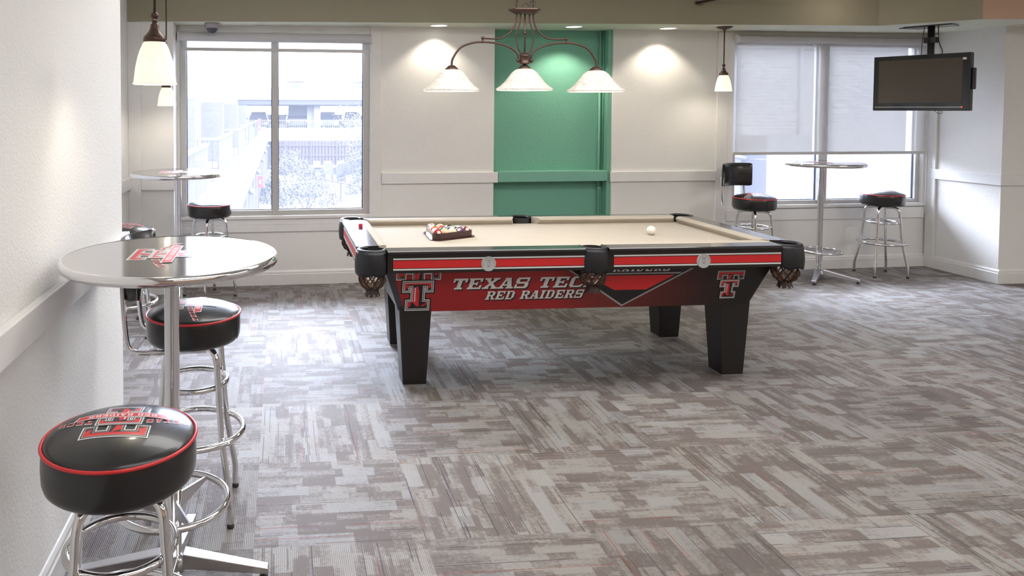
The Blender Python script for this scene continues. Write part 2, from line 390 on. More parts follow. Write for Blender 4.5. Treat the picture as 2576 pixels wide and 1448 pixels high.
# ------------------------------------------------------------------ lettering (slab serif built from blocks) and emblem
def q4(*p): return [tuple(p[i:i + 2]) for i in range(0, len(p), 2)]
def rc(x0, y0, x1, y1): return [(x0, y0), (x1, y0), (x1, y1), (x0, y1)]
G = {
 'T': [rc(0, .82, 1, 1), rc(0, .64, .15, .82), rc(.85, .64, 1, .82), rc(.36, .16, .64, .82), rc(.22, 0, .78, .16)],
 'E': [rc(.08, .16, .36, .84), rc(0, .84, .96, 1), rc(.80, .66, .96, .84), rc(.36, .43, .66, .58), rc(.56, .36, .68, .65), rc(0, 0, .98, .16), rc(.82, .16, .98, .36)],
 'X': [q4(.04, .1, .32, .1, .96, .9, .68, .9), q4(.68, .1, .96, .1, .32, .9, .04, .9), rc(-.04, .86, .42, 1), rc(.58, .86, 1.04, 1), rc(-.04, 0, .42, .14), rc(.58, 0, 1.04, .14)],
 'A': [q4(.06, .1, .24, .1, .52, 1, .36, 1), q4(.64, .1, .96, .1, .70, 1, .38, 1), rc(.26, .26, .72, .40), rc(-.06, 0, .38, .14), rc(.54, 0, 1.06, .14), rc(.30, .9, .7, 1)],
 'S': [rc(.10, .84, .80, 1), rc(.80, .62, .95, 1), rc(.02, .52, .28, .90), rc(.10, .42, .88, .60), rc(.70, .10, .96, .52), rc(.16, 0, .88, .16), rc(.02, 0, .17, .36)],
 'C': [rc(.02, .12, .30, .88), rc(.12, .84, .80, 1), rc(.80, .60, .96, 1), rc(.12, 0, .84, .16), q4(.70, .16, .84, 0, .98, .14, .98, .32)],
 'H': [rc(.08, .1, .36, .9), rc(.64, .1, .92, .9), rc(.3, .43, .7, .58), rc(-.02, .86, .46, 1), rc(.54, .86, 1.02, 1), rc(-.02, 0, .46, .14), rc(.54, 0, 1.02, .14)],
 'R': [rc(.08, .1, .36, .9), rc(0, .86, .78, 1), rc(.3, .42, .8, .56), rc(.66, .50, .94, .92), q4(.50, .46, .74, .46, 1.0, .0, .70, .0), rc(-.02, 0, .46, .14), rc(.74, 0, 1.06, .14)],
 'D': [rc(.08, .1, .36, .9), rc(0, .86, .78, 1), rc(0, 0, .78, .14), q4(.68, .06, .96, .22, .96, .80, .68, .95)],
 'I': [rc(.12, .1, .40, .9), rc(0, .86, .52, 1), rc(0, 0, .52, .14)]}
def text_polys(txt, x, y, h, w, gap=0.16, shear=0.0, space=0.6):
    out = []
    for ch in txt:
        if ch == ' ': x += w * space; continue
        for poly in G[ch]: out.append([(x + px * w + shear * py * h, y + py * h) for px, py in poly])
        x += w * ((0.52 if ch == 'I' else 1.0) + gap)
    return out, x
def inset(poly, d):
    n = len(poly); out = []
    for i in range(n):
        a, b, c = Vector(poly[i - 1]), Vector(poly[i]), Vector(poly[(i + 1) % n])
        e1 = (b - a).normalized(); e2 = (c - b).normalized()
        n1 = Vector((-e1.y, e1.x)); n2 = Vector((-e2.y, e2.x)); cr = e1.x * e2.y - e1.y * e2.x
        if abs(cr) < 1e-6: p = b + n1 * d
        else:
            t = ((b + n2 * d) - (b + n1 * d)); k = (t.x * e2.y - t.y * e2.x) / cr; p = b + n1 * d + e1 * k
        out.append((p.x, p.y))
    return out
def tee(top, bot, W, barb, drop, dw, sw, fw=None, fh=None):
    h = W / 2; s_ = sw / 2
    if fw: f = fw / 2; lower = [(-s_, fh), (-f, fh), (-f, bot), (f, bot), (f, fh), (s_, fh)]
    else: lower = [(-s_, bot), (s_, bot)]
    return lower + [(s_, barb), (h - dw, barb), (h - dw, drop), (h, drop), (h, top), (-h, top), (-h, drop), (-h + dw, drop), (-h + dw, barb), (-s_, barb)]
def double_t():
    t1 = tee(1.0, .58, .94, .82, .69, .21, .26); t2 = tee(.67, 0.0, .66, .51, .41, .17, .30, .52, .25)
    L = [('w', t1), ('k', inset(t1, .020)), ('g', inset(t1, .036)), ('k', inset(t1, .050)),
         ('r', [(-.42, .95), (.42, .95), (.34, .885), (-.34, .885)]), ('r', [(-.42, .95), (-.34, .885), (-.30, .80), (-.42, .74)]),
         ('r', [(.42, .95), (.42, .82), (.33, .77), (.34, .885)]), ('r', [(-.08, .70), (.0, .70), (.05, .885), (-.08, .82)]),
         ('k', inset(t2, -.028)), ('w', t2), ('k', inset(t2, .018)), ('w', inset(t2, .034)), ('k', inset(t2, .048)),
         ('r', [(-.28, .622), (.28, .622), (.22, .588), (-.22, .588)]), ('r', [(-.28, .622), (-.22, .588), (-.19, .54), (-.28, .47)]),
         ('r', [(.28, .622), (.28, .53), (.21, .50), (.22, .588)]),
         ('r', [(-.10, .19), (-.02, .10), (.03, .10), (.03, .45), (.0, .555), (-.10, .50)]),
         ('w', [(-.068, .205), (-.048, .205), (-.048, .52), (-.068, .52)]),
         ('r', [(-.21, .05), (-.14, .12), (-.14, .20), (-.21, .20)]), ('r', [(.05, .10), (.16, .16), (.21, .20), (.21, .15), (.12, .10)])]
    return L
KEY = {'w': 0, 'g': 1, 'k': 2, 'r': 3}
def emblem(mb, fn, base, h=0.165, y0=-0.085, text=True, sub=0.011):
    """double T with banner and arc of letters; fn(u, w, lift)"""
    for i, (k, p) in enumerate(double_t()):
        mb.flat([(x * h, y0 + y * h) for x, y in p], lambda u, w, i=i: fn(u, w, 0.0002 + i * 0.00005), base + KEY[k], sub)
    if not text: return
    lift = 0.0014
    mb.flat([(-.105, -.040), (.105, -.040), (.112, -.012), (-.112, -.012)], lambda u, w: fn(u, w, lift), base + 0, sub)
    mb.flat([(-.101, -.037), (.101, -.037), (.108, -.015), (-.108, -.015)], lambda u, w: fn(u, w, lift + .0001), base + 3, sub)
    ps, xe = text_polys('RED RAIDERS', 0, 0, 0.013, 0.0135, 0.2)
    for p in ps: mb.flat([(a - xe / 2, b - .032) for a, b in p], lambda u, w: fn(u, w, lift + .0002), base + 0, 0.03)
    for word, x0, x1 in (('TEXAS', -.160, -.060), ('TECH', .060, .150)):
        n = len(word); cw = (x1 - x0) / n
        for i, ch in enumerate(word):
            xc = x0 + cw * (i + .5); yc = 0.012 - 1.6 * xc * xc; sl = -3.2 * xc
            for kk, sc, lf in ((0, 1.0, .0001), (3, 0.62, .00018)):
                for poly in G[ch]:
                    mb.flat([(xc + (px - .5) * cw * .78, yc + sl * (px - .5) * cw * .78 + ((py - .5) * .020)) if kk == 0 else
                             (xc + (px - .5) * cw * .66, yc + sl * (px - .5) * cw * .66 + ((py - .5) * .015)) for px, py in poly],
                            lambda u, w, lf=lf: fn(u, w, lf), base + kk)

# ------------------------------------------------------------------ room shell
AW = math.atan(0.043)
BW = Matrix.Translation((0, 6.383, 0)) @ Matrix.Rotation(AW, 4, 'Z')     # back-wall frame: x along it, -y into the room
def wall_rect_holes(mb, s0, s1, z0, z1, hole, th=0.18, mi=0, X=BW):
    hs0, hs1, hz0, hz1 = hole
    for a, b, c, d in ((s0, hs0, z0, z1), (hs1, s1, z0, z1), (hs0, hs1, z0, hz0), (hs0, hs1, hz1, z1)):
        mb.box(a, 0, c, b, th, d, mi, X)
fl = MB(); fl.add([(-1.4, -4.2, 0), (9.2, -4.2, 0), (9.2, 7.0, 0), (-1.4, 7.0, 0)], [(0, 1, 2, 3)]); struct('floor', fl, 'carpet')
cl = MB(); cl.box(-1.4, -4.2, 2.75, 9.2, 7.0, 2.85); struct('ceiling', cl, 'wall')
mb = MB(); wall_rect_holes(mb, -1.45, 0.905, 0, 2.75, (-0.866, 0.788, 0.612, 2.235)); struct('wall_back', mb, 'wall')
mb = MB(); mb.box(0.905, 0, 0, 1.936, 0.18, 2.75, 0, BW); mb.box(3.081, 0, 0, 4.12, 0.18, 2.75, 0, BW); struct('wall_back', mb, 'wall')
mb = MB(); mb.box(1.93, 0.12, 0, 3.09, 0.2, 2.75, 0, BW); struct('wall_back', mb, 'green')
mb = MB(); mb.box(3.0405, 0.02, 0, 3.0805, 0.14, 2.3, 0, BW); 
struct('trim_1', mb, 'green_trim')
mb = MB(); wall_rect_holes(mb, 4.12, 6.9, 0, 2.75, (4.300, 6.345, 0.635, 2.215)); struct('wall_back', mb, 'wall')
mb = MB(); mb.prism([(-1.45, -4.0), (-0.731, -4.0), (-0.731, 3.42), (-1.25, 3.42), (-1.25, 6.6), (-1.45, 6.6)], 0, 2.75); struct('wall_left', mb, 'wall_near')
mb = MB(); mb.box(-1.25, 6.13, 0, -0.885, 6.40, 2.26); struct('wall_back', mb, 'wall')
mb = MB(); mb.box(6.40, 5.905, 0, 9.2, 6.9, 2.75); struct('wall_right', mb, 'wall')
mb = MB(); mb.box(9.1, -4.2, 0, 9.2, 5.905, 2.75); struct('wall_right', mb, 'wall')
mb = MB(); mb.box(-1.4, -4.2, 0, 9.2, -4.1, 2.75); struct('wall_front', mb, 'peach')
# dropped soffit in front of the windows
FS = [(-1.25, 6.100, 2.257), (0.0, 6.105, 2.270), (2.374, 6.117, 2.290), (5.236, 5.967, 2.292), (5.705, 5.461, 2.292)]
BS = [(-1.25, 6.62, 2.238), (0.0, 6.62, 2.262), (2.374, 6.62, 2.288), (5.236, 6.64, 2.298), (6.4, 6.66, 2.305)]
mb = MB(); nF = len(FS)
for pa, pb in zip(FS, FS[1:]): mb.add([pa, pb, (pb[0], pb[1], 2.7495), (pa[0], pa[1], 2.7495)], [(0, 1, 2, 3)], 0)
for i_ in range(nF - 1): mb.add([FS[i_], FS[i_ + 1], BS[i_ + 1], BS[i_]], [(0, 3, 2), (0, 2, 1)], 1)
mb.add([FS[4], (6.4, 5.46, 2.292), (6.4, 5.906, 2.299), BS[4]], [(3, 2, 1, 0)], 1)
mb.add([BS[0], BS[4], (6.4, 6.66, 2.7495), (-1.25, 6.62, 2.7495)], [(3, 2, 1, 0)], 0)
mb.add([(p_[0], p_[1], 2.7495) for p_ in FS] + [(6.4, 6.66, 2.7495), (-1.25, 6.62, 2.7495)], [list(range(7))], 0)
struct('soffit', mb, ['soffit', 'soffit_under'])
mb = MB(); mb.prism([(5.705, 5.4615), (9.1, 5.05), (9.1, 5.904), (6.4005, 5.904), (6.4005, 5.46)], 2.292, 2.7495, 0, mi_bot=1); struct('soffit', mb, ['peach', 'soffit_under'])

def rail_board(mb, s0, s1, z0=0.88, z1=0.978, th=0.022, X=BW, y=0.0):
    mb.box(s0, y - th, z0, s1, y, z1, 0, X)
mb = MB(); rail_board(mb, 0.895, 1.972); bevelo = struct('trim_2', mb, 'trim', bev=0.004)
mb = MB(); rail_board(mb, 1.976, 3.02, 0.884, 0.98, 0.022, BW, 0.12); mb.box(3.0, 0.0, 0.884, 3.04, 0.12, 0.98, 0, BW); 
mb.box(1.976, -.02, .884, 3.0, .1, .98, 0, BW); struct('trim_3', mb, 'green_trim', bev=0.004)
mb = MB(); rail_board(mb, 3.062, 4.125, 0.876, 0.972); struct('trim_4', mb, 'trim', bev=0.004)
mb = MB(); mb.box(-0.731, -4.0, 0.875, -0.700, 3.445, 0.972); mb.box(-1.25, 3.42, 0.875, -0.731, 3.445, 0.972); struct('trim_5', mb, 'trim', bev=0.004)
mb = MB(); mb.box(-1.25, 3.45, 0.88, -1.225, 6.128, 0.98); struct('trim_6', mb, 'trim', bev=0.004)
mb = MB(); mb.box(-1.145, 6.105, 0.872, -0.86, 6.13, 0.972); mb.box(-0.885, 6.13, 0.872, -0.86, 6.33, 0.972); struct('trim_7', mb, 'trim', bev=0.003)
mb = MB(); mb.box(-1.25, 6.112, 0, -1.145, 6.13, 2.256); struct('trim_8', mb, 'trim', bev=0.003)
mb = MB(); mb.box(6.378, 5.883, 0.88, 6.40, 6.60, 0.976); mb.box(6.40, 5.883, 0.88, 9.1, 5.905, 0.976); struct('trim_9', mb, 'trim', bev=0.004)
mb = MB(); mb.box(6.38, 6.54, 0.0, 6.40, 6.64, 2.29); struct('trim_10', mb, 'trim', bev=0.003)
mb = MB(); mb.tube([BW @ Vector((3.000, 0.100, 0)), BW @ Vector((3.000, 0.100, 2.29))], 0.011, 8)
mb.tube([BW @ Vector((3.030, 0.09, 1.0)), BW @ Vector((3.030, 0.09, 2.29))], 0.006, 8); 
for z in (0.80, 1.93): mb.box(2.985, 0.085, z, 3.015, 0.12, z + 0.02, 0, BW)
o = mb.build('conduit', 'green_trim'); tag(o, 'green painted conduit pipe running up the corner of the green wall', 'pipe')

BP = [(0, 0), (-0.018, 0), (-0.018, 0.092), (-0.013, 0.097), (-0.013, 0.112), (-0.006, 0.124), (0, 0.126)]
def base(name, p0, p1):
    p0 = Vector((*p0, 0)); p1 = Vector((*p1, 0)); d = p1 - p0; a = math.atan2(d.y, d.x)
    m_ = MB(); m_.profile_x(BP, 0, d.length, 0, Matrix.Translation(p0) @ Matrix.Rotation(a, 4, 'Z')); return struct(name, m_, 'trim')
def bwp(s): v = BW @ Vector((s, 0, 0)); return (v.x, v.y)
base('baseboard_back', bwp(-0.885), bwp(1.936)); base('baseboard_back', bwp(3.081), bwp(6.40))
base('baseboard_left', (-0.731, -4.0), (-0.731, 3.42)).matrix_world
base('baseboard_left', (-1.25, 3.45), (-1.25, 6.13)); base('baseboard_left', (-1.25, 6.13), (-0.885, 6.13))
base('baseboard_right', (6.40, 6.60), (6.40, 5.887)); base('baseboard_right', (6.40, 5.905), (9.1, 5.905))
for o in list(bpy.data.objects):
    if o.name.startswith('baseboard_left') and o.data and min(v.co.x for v in o.data.vertices) < -0.74 and max(v.co.x for v in o.data.vertices) < -0.7 and max(v.co.y for v in o.data.vertices) < 3.5:
        for v in o.data.vertices: v.co.x = -1.462 - v.co.x      # room side of the near wall
    elif o.name.startswith('baseboard_left') and o.data and max(v.co.x for v in o.data.vertices) < -1.2:
        for v in o.data.vertices: v.co.x = -2.5 - v.co.x

# ------------------------------------------------------------------ windows
def window(name, s0, s1, z0, z1, mull, fw=0.055, sill=True):
    e = empty(name, BW @ Vector(((s0 + s1) / 2, 0, z0)), AW, kind='structure'); c = (s0 + s1) / 2
    def b(mb, a0, y0, c0, a1, y1, c1, mi=0): mb.box(a0 - c, y0, c0 - z0, a1 - c, y1, c1 - z0, mi)
    f = MB(); d0, d1 = 0.02, 0.10
    b(f, s0, d0, z0, s0 + fw, d1, z1); b(f, s1 - fw, d0, z0, s1, d1, z1); b(f, s0 + fw, d0, z0, s1 - fw, d1, z0 + fw * .8); b(f, s0 + fw, d0, z1 - fw, s1 - fw, d1, z1)
    b(f, mull[0], d0 - 0.008, z0 + .001, mull[1], d1 - .002, z1)
    bevel(f.build('window_frame', 'frame', e), 0.002)
    g = MB()
    for a0, a1 in ((s0 + fw, mull[0]), (mull[1], s1 - fw)):
        for (x0, x1, c0, c1) in ((a0, a0 + .007, z0 + fw * .8, z1 - fw), (a1 - .007, a1, z0 + fw * .8, z1 - fw), (a0 + .007, a1 - .007, z0 + fw * .8, z0 + fw * .8 + .007)):
            b(g, x0, 0.05, c0, x1, 0.062, c1)
    g.build('gasket', 'gasket', e)
    for a0, a1 in ((s0 + fw, mull[0]), (mull[1], s1 - fw)):
        p = MB(); b(p, a0 - .004, 0.066, z0 + fw * .7, a1 + .004, 0.070, z1 - fw * .8); p.build('window_pane', 'glass', e)
    return e
window('window_1', -0.866, 0.790, 0.612, 2.235, (-0.074, -0.022))
window('window_2', 4.300, 6.345, 0.635, 2.215, (5.224, 5.318), 0.045)
# casings, sills and apron boards
mb = MB(); mb.box(0.790, -0.016, 0.53, 0.893, 0, 2.28, 0, BW); struct('trim_11', mb, 'trim', bev=0.003)
mb = MB(); mb.box(-0.880, -0.030, 0.585, 0.790, 0.02, 0.613, 0, BW); mb.box(-0.880, -0.02, 0.47, 0.893, 0.0, 0.53, 0, BW); mb.box(-0.880, -.012, .53, .790, 0, .585, 0, BW); struct('trim_12', mb, 'trim', bev=0.004)
mb = MB(); mb.box(-0.868, -0.012, 2.205, 0.790, 0.01, 2.285, 0, BW); struct('trim_13', mb, 'trim', bev=0.003)
mb = MB(); mb.box(4.125, -0.016, 0.126, 4.235, 0, 2.285, 0, BW); mb.box(4.235, -0.010, 0.126, 4.300, 0, 2.285, 0, BW); struct('trim_14', mb, 'trim', bev=0.003)
mb = MB(); mb.box(4.300, -0.030, 0.605, 6.365, 0.02, 0.636, 0, BW); mb.box(4.240, -0.022, 0.487, 6.375, 0.0, 0.595, 0, BW); struct('trim_15', mb, 'trim', bev=0.004)
mb = MB(); mb.box(6.345, -0.018, 0.60, 6.395, 0, 2.285, 0, BW); mb.box(4.30, -0.012, 2.19, 6.345, 0.01, 2.285, 0, BW); struct('trim_16', mb, 'trim', bev=0.003)

def roller(label, s0, s1, ztop, zbar, rr, chain, y=-0.005):
    e = empty('roller_blind', BW @ Vector(((s0 + s1) / 2, y - 0.04, ztop)), AW, label, 'blind'); h = (s1 - s0) / 2
    m_ = MB()
    n = 20; pr = [(-0.035 + rr * math.sin(a), -rr - .004 + rr * math.cos(a)) for a in [2 * PI * k / n for k in range(n)]]
    m_.profile_x(pr, -h, h, 0, Tm(0, 0.04, 0)); 
    o = m_.build('roller_tube', 'blind_tube', e)
    m_ = MB(); m_.profile_x([(-0.035 + (rr + .004) * math.sin(a), -rr - .004 + (rr + .004) * math.cos(a)) for a in [2 * PI * k / n for k in range(n)]], -h - .012, -h - .001, 0, Tm(0, .04, 0))
    m_.profile_x([(-0.035 + (rr + .004) * math.sin(a), -rr - .004 + (rr + .004) * math.cos(a)) for a in [2 * PI * k / n for k in range(n)]], h + .001, h + .012, 0, Tm(0, .04, 0)); m_.build('end_cap', 'trim', e)
    m_ = MB(); zb = zbar - ztop; m_.add([(-h + .01, 0.02, -rr), (h - .01, 0.02, -rr), (h - .01, 0.02, zb), (-h + .01, 0.02, zb)], [(0, 1, 2, 3)]); m_.build('shade_fabric', 'screen', e)
    m_ = MB(); m_.box(-h + .002, 0.010, zb - 0.028, h - .002, 0.03, zb); bevel(m_.build('hem_bar', 'frame', e), 0.003)
    if chain:
        m_ = MB(); P = []
        for k in range(25):
            a = PI * k / 24; P.append((h + .02 + 0.035 * (-math.cos(a)) + .02, 0.0, -1.72 - 0.02 * math.sin(a)))
        m_.tube([(h + .005, 0, -0.05)] + P + [(h + .075, 0, -0.05)], 0.0022, 6); m_.build('pull_chain', 'trim', e)
    return e
roller('roller blind rolled almost fully up at the top of the left window', -0.862, 0.786, 2.205, 2.068, 0.040, False)
roller('white see-through roller blind drawn two thirds down over the right window', 4.300, 6.350, 2.262, 1.148, 0.036, True)

# ------------------------------------------------------------------ ceiling fittings
def downlight(x, y, label, power, col=WARM):
    e = empty('recessed_downlight', (x, y, 2.281 if x < 2 else 2.290), 0, label, 'ceiling light', 'recessed downlights in the soffit')
    m_ = MB(); m_.lathe([(0.070, -0.001), (0.072, -0.004), (0.092, -0.004), (0.094, 0.0)], 32); m_.build('trim_ring', 'trim', e)
    m_ = MB(); m_.lathe([(0.0001, -0.0025), (0.071, -0.0025)], 32, smooth=False); m_.build('lens', 'downlight_lens', e)
    d = bpy.data.lights.new('downlight_lamp', 'SPOT'); d.energy = power; d.color = col; d.spot_size = math.radians(118); d.spot_blend = 0.45; d.shadow_soft_size = 0.05
    l = bpy.data.objects.new('downlight_lamp', d); C.objects.link(l); l.parent = e; l.location = (0, 0, -0.02)
downlight(1.382, 6.30, 'leftmost recessed downlight, above the white wall between window and green panel', 16)
downlight(2.617, 6.33, 'middle recessed downlight, above the green wall panel', 30)
downlight(3.517, 6.36, 'rightmost recessed downlight, above the white wall right of the green panel', 18)

e = empty('security_camera', (-0.575, 6.20, 2.263), 0, 'grey dome security camera under the soffit above the left window', 'security camera')
m_ = MB(); m_.lathe([(0.0001, 0), (0.062, 0), (0.066, -0.012), (0.060, -0.034), (0.048, -0.044)], 32); m_.build('housing', 'cam_body', e)
m_ = MB(); m_.lathe([(0.046, -0.042), (0.044, -0.060), (0.034, -0.078), (0.018, -0.089), (0.0001, -0.092)], 32); m_.build('dome', 'dome', e)

# ------------------------------------------------------------------ pendants
def pendant(x, y, zb, ztop, label, power, canopy=True):
    e = empty('pendant_lamp', (x, y, ztop), 0, label, 'pendant lamp', 'bell shaped pendant lamps over the bar tables')
    t = zb - ztop
    R = 0.070; H = 0.146
    prof = [(R, 0.0), (R * 1.0, 0.006), (R * .965, 0.025), (R * .90, 0.06), (R * .80, 0.092), (R * .68, 0.118), (R * .56, 0.136), (R * .47, H)]
    m_ = MB(); m_.lathe([(r, z + t) for r, z in prof] + [(r - .004, z + t) for r, z in prof[::-1]], 40); 
    sh = m_.build('lamp_shade', 'shade_bell', e)
    m_ = MB(); m_.torus(R + .001, 0.0025, t + .003, 40, 6); m_.build('rim', 'shade_bell', sh)
    m_ = MB(); m_.lathe([(r, z + t + H - .004) for r, z in ((.037, 0), (.0385, .006), (.037, .016), (.033, .022), (.023, .032), (.016, .044), (.0135, .056), (.0135, .060), (.009, .062), (.009, .068), (.0115, .070), (.008, .074))], 28)
    m_.sphere((0, 0, t + H + .084), 0.0142, 18, 10); m_.build('cap', 'bronze', e)
    m_ = MB(); m_.tube([(0, 0, t + H + .09), (0, 0, -0.004)], 0.0052, 10); m_.build('stem', 'bronze', e)
    if canopy:
        m_ = MB(); m_.lathe([(0.0001, -.030), (.014, -.030), (.018, -.022), (.05, -.014), (.066, -.004), (.068, -0.0), (.0001, 0)], 36); m_.build('canopy', 'bronze', e)
    d = bpy.data.lights.new('pendant_bulb', 'POINT'); d.energy = power; d.color = WARM; d.shadow_soft_size = 0.03
    l = bpy.data.objects.new('pendant_bulb', d); C.objects.link(l); l.parent = e; l.location = (0, 0, t + 0.03)
pendant(-0.422, 2.50, 1.622, 2.75, 'large looking glass pendant lamp hanging nearest, above the front bar table', 2.6)
pendant(-0.890, 5.80, 1.567, 2.75, 'pendant lamp above the far left bar table, just below the nearest lamp', 3.5)
pendant(3.965, 6.21, 1.717, 2.29, 'pendant lamp hanging from the soffit left of the right window', 4)

# three-light billiard chandelier
CX, CY = 1.482, 4.33
e = empty('billiard_chandelier', (CX, CY, 2.75), 0, 'three shade brown metal chandelier hanging over the pool table', 'chandelier')
z0 = -2.75
def L(x, z): return (x, 0, z + z0)
def spl(pts, n=10):
    out = []
    P = [pts[0]] + list(pts) + [pts[-1]]
    for i in range(1, len(P) - 2):
        for k in range(n):
            t = k / n; p0, p1, p2, p3 = (Vector(P[i + j]) for j in (-1, 0, 1, 2))
            out.append(0.5 * ((2 * p1) + (p2 - p0) * t + (2 * p0 - 5 * p1 + 4 * p2 - p3) * t * t + (3 * p1 - p0 - 3 * p2 + p3) * t ** 3))
    out.append(Vector(pts[-1])); return out
SX = 0.452
shp = [(.168, 0), (.171, .003), (.168, .010), (.145, .026), (.118, .052), (.095, .082), (.075, .108), (.055, .124), (.036, .131)]
for sx in (-SX, 0, SX):
    zb = 1.655 + (0.007 if sx == 0 else 0.0)
    m_ = MB(); X_ = Tm(sx, 0, zb + z0); m_.lathe(shp + [(max(r - .004, .002), z - .001) for r, z in shp[::-1]], 48, X=X_); sh = m_.build('lamp_shade', 'shade', e)
    m_ = MB(); m_.lathe([(.040, .126), (.041, .132), (.030, .142), (.020, .152), (.008, .156)], 28, X=X_); m_.build('shade_cap', 'bronze', sh)
    d = bpy.data.lights.new('chandelier_bulb', 'POINT'); d.energy = 4.5; d.color = (1.0, 0.94, 0.85); d.shadow_soft_size = 0.035
    l = bpy.data.objects.new('chandelier_bulb', d); C.objects.link(l); l.parent = e; l.location = (sx, 0, zb + z0 + 0.055)
for sg in (-1, 1):
    m_ = MB(); m_.tube(spl([L(sg * SX, 1.805), L(sg * (SX - .006), 1.85), L(sg * .40, 1.915), L(sg * .33, 1.945), L(sg * .258, 1.952), L(sg * .17, 1.945), L(sg * .09, 1.92), L(sg * .048, 1.885), L(sg * .040, 1.845)]), 0.0065, 10)
    m_.sphere(L(sg * .042, 1.842), 0.012, 14, 8); m_.build('arm', 'bronze', e)
    m_ = MB(); m_.tube(spl([L(sg * .052, 2.125), L(sg * .058, 2.07), L(sg * .085, 2.02), L(sg * .135, 1.982), L(sg * .19, 1.973), L(sg * .26, 1.975)]), 0.0055, 10)
    m_.sphere(L(sg * .262, 1.976), 0.011, 14, 8); m_.sphere(L(sg * .262, 1.955), 0.009, 12, 8); m_.tube([L(sg * .262, 1.945), L(sg * .262, 1.975)], .004, 8); m_.build('scroll', 'bronze', e)
    m_ = MB(); m_.tube(spl([L(sg * .028, 2.125), L(sg * .030, 2.08), L(sg * .048, 2.02), L(sg * .054, 1.98), L(sg * .042, 1.92), L(sg * .022, 1.885)]), 0.0050, 10); m_.build('cage_rod', 'bronze', e)
m_ = MB(); m_.tube([L(0, 2.13), L(0, 1.88)], 0.005, 10); m_.sphere(L(0, 2.01), 0.013, 14, 10); m_.build('center_rod', 'bronze', e)
m_ = MB(); m_.lathe([(.004, 1.900), (.010, 1.893), (.020, 1.883), (.033, 1.874), (.033, 1.868), (.030, 1.866), (.030, 1.830), (.033, 1.828), (.033, 1.822), (.010, 1.820), (.008, 1.812), (.013, 1.806), (.008, 1.800), (.018, 1.796), (.036, 1.782)], 28, X=Matrix.Translation((0, 0, z0))); m_.build('hub', 'bronze', e)
m_ = MB(); pl = [(-.105, 0), (-.075, -.045), (-.06, -.055), (.06, -.055), (.075, -.045), (.105, 0), (.075, .045), (.06, .055), (-.06, .055), (-.075, .045)]
for a, b_, s1, s2 in ((2.125, 2.133, .62, .78), (2.133, 2.140, .80, .88), (2.140, 2.148, .90, 1.0), (2.148, 2.154, 1.0, .98)):
    m_.prism([(x * s1, y * s1) for x, y in pl], a + z0, b_ + z0, 0, top=[(x * s2, y * s2) for x, y in pl])
m_.build('top_plate', 'bronze', e)
m_ = MB(); m_.tube([(0.020 * math.cos(a), 0, 2.172 + z0 + 0.020 * math.sin(a)) for a in [2 * PI * k / 24 for k in range(24)]], 0.0032, 8, True); m_.build('loop', 'bronze', e)
for sg in (-1, 1):
    m_ = MB(); z = 2.150; k = 0
    while z < 2.73:
        ca = [(0.008 * math.cos(a), 0.013 * 1.3 * math.sin(a)) for a in [2 * PI * j / 14 for j in range(14)]]
        m_.tube([(sg * .052 + (c_ if k % 2 else 0), (0 if k % 2 else c_), z + z0 + .015 + s_) for c_, s_ in ca], 0.0024, 6, True); z += 0.0245; k += 1
    m_.build('chain', 'bronze', e)
m_ = MB(); m_.tube(spl([L(.02, 2.155), L(.034, 2.2), L(.052, 2.3), L(.05, 2.5), L(.03, 2.735)]), 0.003, 6); m_.build('power_cord', 'cable', e)
m_ = MB(); m_.lathe([(0.0001, -.03), (.06, -.03), (.10, -.012), (.105, 0), (.0001, 0)], 32); m_.build('canopy', 'bronze', e)

# ceiling track with lamps at the top right
e = empty('track_light', (3.60, 6.02, 2.47), 0, 'brown metal track light rail with lamp heads at the top right near the ceiling', 'track light')
dv = Vector((1.05, -0.62, 0.10)); 
m_ = MB(); m_.tube([(0.0, 0.02, 0.005), (0.14, -0.22, 0.03), (0.75, -0.60, 0.06), (1.5, -0.65, 0.07)], 0.013, 12); m_.build('rail', 'bronze', e)
m_ = MB(); m_.sphere((0.0, 0.02, 0.005), 0.017, 14, 10); m_.tube([(0.005, .02, .0), (0.02, 0.0, -0.02), (.035, -.02, -.012)], .003, 6); m_.build('end_cap', 'bronze', e)
for hx, hy, lab in ((0.47, -0.36, 0), (1.16, -0.36, 1)):
    m_ = MB(); X_ = Matrix.Translation((hx, hy, 0.02)); m_.lathe([(.012, .05), (.018, .035), (.024, .012), (.026, -.008), (.022, -.008), (.02, .0)], 24, X=X_); h_ = m_.build('lamp_head', 'trim', e)
    m_ = MB(); m_.sphere((hx, hy, 0.014), 0.014, 14, 8); m_.build('bulb', 'bulb' if lab else 'trim', h_)
    m_ = MB(); m_.tube([(hx, hy, .06), (hx, -0.60, .065)], .006, 8); m_.build('bracket', 'bronze', h_)
for q_ in ((0.75, -0.60), (1.4, -0.65)):
    m_ = MB(); m_.tube([(*q_, 0.06), (*q_, 0.28)], .008, 8); m_.build('drop_rod', 'bronze', e)
d = bpy.data.lights.new('track_spot', 'POINT'); d.energy = 1.5; d.color = WARM; d.shadow_soft_size = .03
l = bpy.data.objects.new('track_spot', d); C.objects.link(l); l.parent = e; l.location = (1.16, -.36, -.02)

